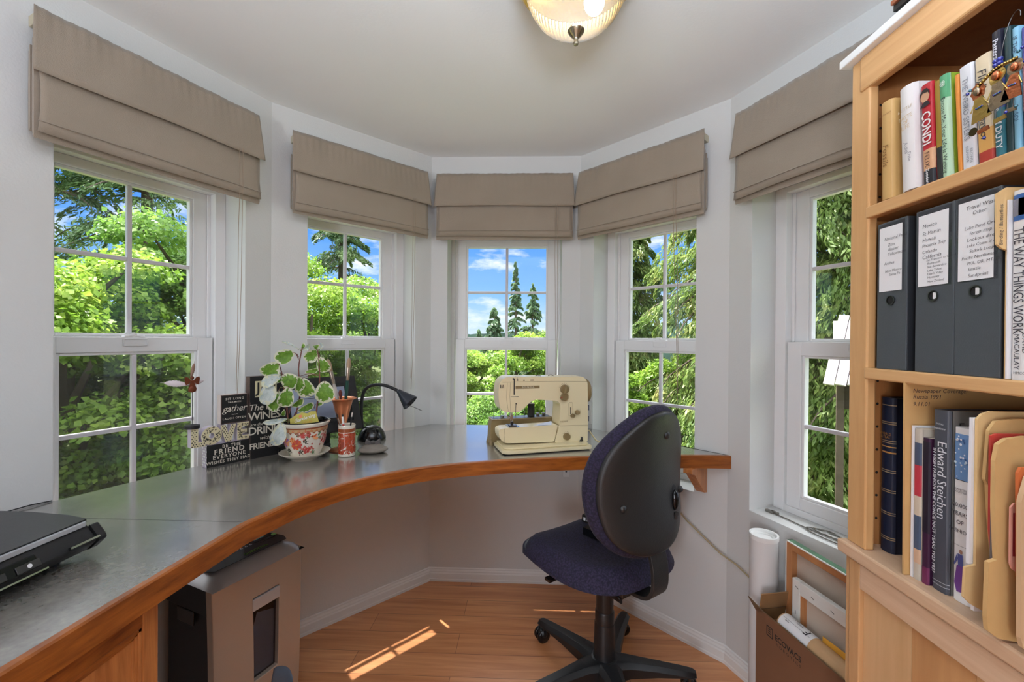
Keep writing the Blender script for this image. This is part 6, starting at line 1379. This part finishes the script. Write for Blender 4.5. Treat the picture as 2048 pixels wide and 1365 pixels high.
def broad(label, az, d, zt, zb, rad, nblob, nleaf, size, mt, seed, cat='tree', name='leafy_tree', group=None):
    g = np.random.default_rng(seed); x, y = d * math.sin(R(az)), d * math.cos(R(az)); zg = GZ(x, y)
    root = thing(name, label, cat, (x, y, zg), 0, group)
    trunk(root, x, y, zg - .1, zb + (zt - zb) * .7, rad * .05 + .03)
    u = g.normal(size=(nblob, 3)); u = unit(u); h = (zt - zb) / 2
    rb = g.uniform(.22, .42, nblob) * rad
    B = np.array([0, 0, (zt + zb) / 2]) + u * np.array([rad, rad, h]) * g.uniform(.45, .88, (nblob, 1)); B[:, 2] = np.clip(B[:, 2], zb + rb * .6, zt - rb * .8)
    w = rb ** 2; idx = g.choice(nblob, nleaf, p=w / w.sum())
    v = unit(g.normal(size=(nleaf, 3))); v[:, 2] = np.abs(v[:, 2]) * .9 + v[:, 2] * .3; v = unit(v)
    rr = rb[idx][:, None] * (g.uniform(.35, 1., (nleaf, 1)) ** .5)
    C = B[idx] + v * rr * np.array([1, 1, .75]); C += g.normal(size=C.shape) * size * .4
    Nn = unit(v * .7 + np.array([0, 0, .5]) + g.normal(size=C.shape) * .55)
    D = g.normal(size=C.shape) + v * .4 - np.array([0, 0, .5]); D -= Nn * (D * Nn).sum(1, keepdims=True)
    L_ = size * g.uniform(.6, 1.35, nleaf); V, F_ = leaves(C, D, Nn, L_, L_ * g.uniform(.65, .95, nleaf))
    V = V + np.array([0, 0, -zg]); npmesh('foliage', V, F_, mt, root)
    m = MB()
    for i in range(min(14, nblob)): m.tube([(x, y, max(zg + .3, B[i][2] - rad * .5)), (x + B[i][0] * .55, y + B[i][1] * .55, B[i][2] - rb[i] * .3), (x + B[i][0], y + B[i][1], B[i][2] + rb[i] * .3)], [.03 * rad, .018 * rad, .006 * rad], barkm, 5)
    m.build('branches', root, smooth=60)
    return root
def conifer(label, az, d, zt, zb, rad, nbr, per, size, mt, seed, droop=.35, name='spruce_tree', shape=1., top=None, narrow=.22, group=None, hang=.5):
    g = np.random.default_rng(seed); x, y = d * math.sin(R(az)), d * math.cos(R(az)); zg = GZ(x, y)
    root = thing(name, label, 'tree', (x, y, zg), 0, group)
    trunk(root, x, y, zg - .1, zt, .035 * rad + .05)
    t = np.sort(g.uniform(0, 1, nbr) ** .8); zz = zb + (zt - zb) * t; a = g.uniform(0, 2 * PI, nbr)
    Lb = rad * ((1 - t) ** shape * .96 + .04) * g.uniform(.65, 1.12, nbr)
    idx = np.repeat(np.arange(nbr), per); s = g.uniform(.08, 1., nbr * per) ** .8; n = len(idx)
    ca, sa = np.cos(a[idx]), np.sin(a[idx]); lb = Lb[idx]
    out = s * lb; spread = lb * .22 * np.sin(np.minimum(1, s * 1.1) * PI) ** .7 + .02
    side = g.uniform(-1, 1, n) * spread
    z = zz[idx] + .10 * lb * np.sin(s * PI * .9) - droop * lb * s ** 1.6 - hang * size * g.uniform(0, 1.6, n)
    C = np.stack([ca * out - sa * side, sa * out + ca * side, z], 1)
    D = np.stack([ca * (.9 + 0 * s) - sa * g.uniform(-.8, .8, n), sa * .9 + ca * g.uniform(-.8, .8, n), -hang * g.uniform(.4, 1.8, n)], 1) + g.normal(size=(n, 3)) * .25
    Nn = unit(np.array([0, 0, 1.]) + g.normal(size=(n, 3)) * .55)
    L_ = size * g.uniform(.6, 1.4, n); V, F_ = leaves(C, D, Nn, L_, L_ * narrow * g.uniform(.8, 1.4, n))
    V = V + np.array([0, 0, -zg]); npmesh('foliage', V, F_, mt, root)
    m = MB()
    for i in range(0, nbr, max(1, nbr // 60)):
        P = [(x + math.cos(a[i]) * Lb[i] * q, y + math.sin(a[i]) * Lb[i] * q, zz[i] + .10 * Lb[i] * math.sin(q * PI * .9) - droop * Lb[i] * q ** 1.6) for q in (0, .35, .7, .95)]; m.tube(P, [.018 * Lb[i] + .006, .012 * Lb[i] + .004, .007 * Lb[i] + .002, .002], barkm, 5)
    m.build('branches', root, smooth=60)
    return root
lm1 = leaf_mat('maple_leaves', (78, 112, 36), (122, 156, 52), (176, 190, 92), .48, 1.6)
lm2 = leaf_mat('dark_maple_leaves', (74, 110, 46), (108, 146, 60), (150, 178, 86), .5, 1.6)
lb1 = leaf_mat('birch_leaves', (76, 112, 34), (122, 158, 52), (176, 194, 90), .45, 1.4)
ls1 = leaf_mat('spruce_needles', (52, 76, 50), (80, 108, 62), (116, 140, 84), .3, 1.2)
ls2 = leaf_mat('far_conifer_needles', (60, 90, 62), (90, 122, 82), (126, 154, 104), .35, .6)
lc1 = leaf_mat('cedar_fronds', (76, 104, 50), (118, 142, 70), (182, 176, 112), .45, 1.8)
lc2 = leaf_mat('dark_cedar_fronds', (76, 104, 52), (118, 142, 70), (176, 180, 112), .45, 1.6)
lsh = leaf_mat('shrub_leaves', (74, 108, 34), (124, 160, 54), (182, 200, 92), .45, 2.2)
GT = 'trees outside the bay windows'
broad('bright green maple filling the left window', -48, 8.0, 2.75, -1.7, 2.0, 46, 54000, 0.078, lm1, 1, group=GT)
broad('darker green maple right of the bright one in the left window', -38.5, 9.6, 3.9, -1.5, 1.75, 40, 46800, 0.078, lm2, 2, group=GT)
conifer('tall dark spruce with bare trunk behind the maples of the left window', -42.3, 13.5, 14., 1.2, 3.1, 160, 260, .15, ls1, 3, group=GT)
conifer('dark spruce at the far left edge behind the maples', -50.5, 14.5, 13., 1.0, 3.2, 150, 240, .15, ls1, 4, group=GT)
broad('low dark shrub under the maples, nearest the left window', -46, 7.2, -.6, -2.3, 2.2, 34, 32400, 0.062, lm2, 5, 'shrub', 'shrub', GT)
broad('low green shrub between the left window and the second window', -34, 8.0, -.1, -2.6, 2.0, 34, 32400, 0.068, lm2, 6, 'shrub', 'shrub', GT)
broad('yellow green birch at the left of the second window', -27., 9.5, 3.55, -2.2, 1.55, 44, 46800, 0.062, lb1, 7, group=GT)
broad('yellow green birch at the right of the second window', -20.5, 10.5, 3.1, -2.3, 1.5, 42, 46800, 0.062, lb1, 8, group=GT)
conifer('spruce rising behind the two birches of the second window', -23.8, 15., 9.5, .5, 2.2, 150, 240, .15, ls1, 9, group=GT)
broad('dark shrub below the birches of the second window', -23.5, 8.0, -.3, -2.6, 1.9, 32, 32400, 0.057, lm2, 10, 'shrub', 'shrub', GT)
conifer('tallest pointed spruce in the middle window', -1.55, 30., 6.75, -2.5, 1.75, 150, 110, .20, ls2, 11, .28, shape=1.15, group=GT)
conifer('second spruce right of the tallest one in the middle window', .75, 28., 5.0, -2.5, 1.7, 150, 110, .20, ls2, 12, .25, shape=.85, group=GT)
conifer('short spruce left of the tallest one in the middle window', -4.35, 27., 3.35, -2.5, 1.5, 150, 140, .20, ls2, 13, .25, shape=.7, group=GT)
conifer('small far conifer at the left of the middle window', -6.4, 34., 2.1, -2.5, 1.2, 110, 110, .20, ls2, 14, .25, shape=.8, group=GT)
broad('leafy tree at the right edge of the middle window', 2.6, 17., 2.5, -2.6, 1.5, 34, 28800, 0.088, lb1, 15, group=GT)
broad('round green tree before the spruces of the middle window', -1.2, 16., 1.75, -2.6, 1.5, 34, 32400, 0.083, lm1, 16, group=GT)
broad('green tree low at the left of the middle window', -6.8, 15., 1.1, -2.6, 1.7, 34, 32400, 0.083, lb1, 17, group=GT)
broad('dark leafy shrub at the foot of the middle window view', -4., 11.5, .05, -2.6, 1.6, 32, 32400, 0.068, lm2, 18, 'shrub', 'shrub', GT)
broad('bright leafy shrub behind the sewing machine in the middle window', 1.6, 11., .3, -2.6, 1.5, 32, 32400, 0.068, lm1, 19, 'shrub', 'shrub', GT)
broad('leafy tree between the second and middle windows', -13., 14., 2.2, -2.6, 1.8, 34, 32400, 0.083, lm1, 20, group=GT)
conifer('drooping cedar at the left of the fourth window', 13.4, 9.2, 4.6, -2.2, 1.35, 240, 300, .095, lc1, 21, .45, 'cedar_tree', .55, group=GT, hang=1.0, narrow=.26)
conifer('cedar whose branches reach in from the right of the fourth window', 22.6, 8.0, 7.5, -1.6, 1.5, 200, 280, .09, lc1, 22, .50, 'cedar_tree', .30, group=GT, hang=1.2, narrow=.26)
broad('pale green shrub at the bottom of the fourth window', 13.2, 7.6, 1.25, -2.4, .8, 26, 25200, 0.052, lsh, 23, 'shrub', 'shrub', GT)
broad('leafy bush right of the pale shrub in the fourth window', 19., 8.4, 1.9, -2.4, 1.05, 30, 28800, 0.052, lsh, 24, 'shrub', 'shrub', GT)
conifer('dense cedar left of centre in the window beside the bookcase', 30.5, 6.6, 8., -2.4, 1.6, 320, 300, .085, lc2, 25, .45, 'cedar_tree', .25, group=GT, hang=1.2, narrow=.26)
conifer('dense cedar behind the wooden birdhouse', 37.5, 6.4, 8., -2.4, 1.7, 320, 300, .085, lc2, 26, .45, 'cedar_tree', .25, group=GT, hang=1.2, narrow=.26)
broad('bright shrub low in the window beside the bookcase', 34.5, 4.9, -.15, -2.3, .8, 24, 25200, 0.042, lsh, 27, 'shrub', 'shrub', GT)
conifer('cedar filling the gap between the fourth window and the bookcase window', 26.5, 10., 7., -2.4, 1.8, 240, 200, .11, lc2, 28, .45, 'cedar_tree', .3, group=GT, hang=1.0, narrow=.26)
# ground with a dirt path, and a far ridge
gm = mat('meadow_ground', (92, 104, 56), .95, bump=.8, bscale=8, var=.35, vscale=1.2); dirt = mat('dirt_path', (150, 124, 90), .95, bump=.8, bscale=20, var=.2, vscale=2)
nx_, ny_ = 60, 60; xs = np.linspace(-60, 50, nx_); ys = np.linspace(-6, 90, ny_)
V = [(a, b, GZ(a, b) - (.25 if -3 < a < 3 and b < 4 else 0)) for b in ys for a in xs]; F_ = [(j * nx_ + i, j * nx_ + i + 1, (j + 1) * nx_ + i + 1, (j + 1) * nx_ + i) for j in range(ny_ - 1) for i in range(nx_ - 1)]
gr = npmesh('ground', V, F_, gm, None, True); gr['kind'] = 'structure'
m = MB(); pth = []
for k in range(24):
    t = -8 + k; pth.append(Vector((-.919 * 9.3 + .395 * t, .395 * 9.3 + .919 * t, 0)))
m.grid(23, 6, lambda u, v: (lambda p: (p.x - .919 * (v - .5) * 1.3, p.y + .395 * (v - .5) * 1.3, GZ(p.x - .919 * (v - .5) * 1.3, p.y + .395 * (v - .5) * 1.3) + .16 - .12 * abs(v - .5) * 2))(pth[round(u * 23)]), dirt)
struct(m, 'dirt_path', smooth=60)
hm = mat('forest_ridge', (64, 88, 70), .95, bump=1., bscale=1.2, var=.35, vscale=.25)
g = np.random.default_rng(5); m = MB(); K_ = 160; vs = []
for j, (dd, hh) in enumerate(((150, 1.), (170, .4))):
    for k in range(K_ + 1):
        az = -75 + 150 * k / K_; e = .55 + .9 * (1 - math.exp(-((az + 8) / 16) ** 2)) * 1.6 + g.uniform(-.10, .22); vs.append((dd * math.sin(R(az)), dd * math.cos(R(az)), 1.37 + dd * math.tan(R(e)) * (1 if j == 0 else 1.06)))
base = [(150 * math.sin(R(-75 + 150 * k / K_)), 150 * math.cos(R(-75 + 150 * k / K_)), -8) for k in range(K_ + 1)]
vs = base + vs; n = K_ + 1
m.add(vs, [(r * n + k, r * n + k + 1, (r + 1) * n + k + 1, (r + 1) * n + k) for r in range(2) for k in range(K_)], hm); struct(m, 'forest_ridge', smooth=0)
# weathered wooden birdhouse on a post outside the right window
P0 = Vector((2.24, 3.32, 1.07)); ea = Vector((.83, -.56, 0)); eb_ = Vector((.28, .18, .50)).normalized(); zg = GZ(P0.x, P0.y)
bh = thing('birdhouse', 'weathered grey plank roof of a birdhouse on a post outside the window beside the bookcase', 'birdhouse', (P0.x + .25, P0.y - .1, zg), 0)
grey = wood('weathered_wood', (206, 198, 200), (150, 142, 146), (30, 30, 5), .8, 1., 0, .2)
RFX = basis(P0, ea, eb_)
for k in range(9):
    m = MB(RFX @ T(.035 + .072 * k, 0) @ RZ(-.16)); m.box(-.033, .033, -.03, .60, -.009, .009, grey); m.build('roof_plank', bh, smooth=0, bevel=.003)
m = MB(RFX); m.box(.06, .60, .03, .55, -.05, -.012, grey); m.build('roof_board', bh, smooth=0)
HB = basis(P0 + ea * .33 + Vector((.15, .24, 0)), ea, (.56, .83, 0)); m = MB(HB); m.box(-.2, .2, -.10, .25, -.22, .16, barkm); m.build('house', bh, smooth=0, bevel=.003)
m = MB(HB); m.box(-.24, -.19, -.16, -.11, zg - P0.z - .1, .05, barkm); m.box(.15, .2, -.16, -.11, zg - P0.z - .1, .05, barkm); m.build('post', bh, smooth=0, bevel=.004)

# ------------------------------------------------------------------ sky, sun, lamps, camera
w = bpy.data.worlds.new('sky'); S.world = w; w.use_nodes = True; nt = w.node_tree; N = nt.nodes; L = nt.links; N.clear()
o = N.new('ShaderNodeOutputWorld'); bg = N.new('ShaderNodeBackground'); tc = N.new('ShaderNodeTexCoord'); sx = N.new('ShaderNodeSeparateXYZ')
L.new(tc.outputs['Generated'], sx.inputs[0])
rp = N.new('ShaderNodeValToRGB'); e = rp.color_ramp.elements; e[0].position = 0.; e[0].color = (*lin((206, 222, 236)), 1); e[1].position = .5; e[1].color = (*lin((58, 118, 214)), 1)
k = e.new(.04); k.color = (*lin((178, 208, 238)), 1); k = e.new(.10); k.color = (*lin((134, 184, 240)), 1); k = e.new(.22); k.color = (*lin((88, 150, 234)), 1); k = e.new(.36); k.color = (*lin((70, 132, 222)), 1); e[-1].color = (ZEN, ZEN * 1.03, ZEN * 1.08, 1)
L.new(sx.outputs['Z'], rp.inputs['Fac'])
mp = N.new('ShaderNodeMapping'); mp.inputs['Scale'].default_value = (5, 5, 15); mp.inputs['Location'].default_value = (.6, 1.1, .35); L.new(tc.outputs['Generated'], mp.inputs['Vector'])
nz = N.new('ShaderNodeTexNoise'); nz.inputs['Scale'].default_value = 1.5; nz.inputs['Detail'].default_value = 9; nz.inputs['Roughness'].default_value = .58; L.new(mp.outputs['Vector'], nz.inputs['Vector'])
cr_ = N.new('ShaderNodeValToRGB'); cr_.color_ramp.elements[0].position = .52; cr_.color_ramp.elements[1].position = .70; L.new(nz.outputs['Fac'], cr_.inputs['Fac'])
mx = N.new('ShaderNodeMix'); mx.data_type = 'RGBA'; L.new(cr_.outputs['Color'], mx.inputs[0]); L.new(rp.outputs['Color'], mx.inputs[6]); mx.inputs[7].default_value = (*lin((240, 244, 250)), 1)
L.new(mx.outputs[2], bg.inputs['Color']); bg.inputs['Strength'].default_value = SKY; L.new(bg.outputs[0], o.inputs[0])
def light(name, kind, loc, energy, color=(1, 1, 1), **kw):
    l = bpy.data.lights.new(name, kind); l.energy = energy; l.color = color
    for a, b in kw.items(): setattr(l, a, b)
    ob = bpy.data.objects.new(name, l); COL.objects.link(ob); ob.location = loc; return ob
sd = Vector((math.sin(R(45)) * math.cos(R(64)), -math.cos(R(45)) * math.cos(R(64)), -math.sin(R(64))))
s = light('sun', 'SUN', (0, 0, 10), SUN, (1, .95, .87), angle=R(.6)); s.rotation_euler = sd.to_track_quat('-Z', 'Y').to_euler()
F7, l7 = wframe(7); a, b = FILLWIN
q = F7 @ Vector(((a + b) / 2, 0.06, 1.05)); al = light('rear_fill_light', 'AREA', q, REAR_E, (.92, .97, 1.05), shape='RECTANGLE', size=b - a - .1, size_y=1.35); al.rotation_euler = (PI / 2, 0, 0)  # added fill in the rear opening, brightens the room from behind the camera
light('ceiling_lamp_light', 'POINT', (.127, 1.17, H - .105), LAMP_E, (1, .97, .93), shadow_soft_size=.03)
tl_ = light('ceiling_fill', 'AREA', (.10, -.05, 1.75), ROOM_E, (.83, .955, 1.13), shape='DISK', size=.5); tl_.rotation_euler = (PI, 0, 0)  # added fill aimed upwards to brighten the ceiling
if MAIN_E: light('main_room_fill', 'POINT', (.78, -.85, 2.22), MAIN_E, (.90, .97, 1.07), shadow_soft_size=.15)  # optional added fill behind the camera, not a known fitting
cam = bpy.data.cameras.new('camera'); cam.sensor_width = 36; cam.lens = 858.964 / 2048 * 36; cam.clip_start = .02; cam.clip_end = 500
co = bpy.data.objects.new('camera', cam); COL.objects.link(co); S.camera = co
yaw, pit, rol = .03439, -.004677, .007319
Rv = Vector((math.cos(yaw), math.sin(yaw), 0)); Fv = Vector((-math.sin(yaw), math.cos(yaw), 0)); Uv = Vector((0, 0, 1))
F2 = Fv * math.cos(pit) + Uv * math.sin(pit); U2 = Uv * math.cos(pit) - Fv * math.sin(pit)
R3 = Rv * math.cos(rol) + U2 * math.sin(rol); U3 = U2 * math.cos(rol) - Rv * math.sin(rol)
mm = Matrix((R3, U3, -F2)).transposed().to_4x4(); mm.translation = (0, 0, 1.37); co.matrix_world = mm
S.view_settings.view_transform = 'Standard'; S.view_settings.look = 'None'; S.view_settings.gamma = 1; S.view_settings.exposure = EXPO; S.view_settings.use_curve_mapping = False
c = S.cycles; c.use_denoising = True; c.max_bounces = 8; c.diffuse_bounces = 4; c.glossy_bounces = 3; c.transmission_bounces = 4; c.transparent_max_bounces = 12; c.caustics_reflective = False; c.caustics_refractive = False; c.sample_clamp_indirect = 6
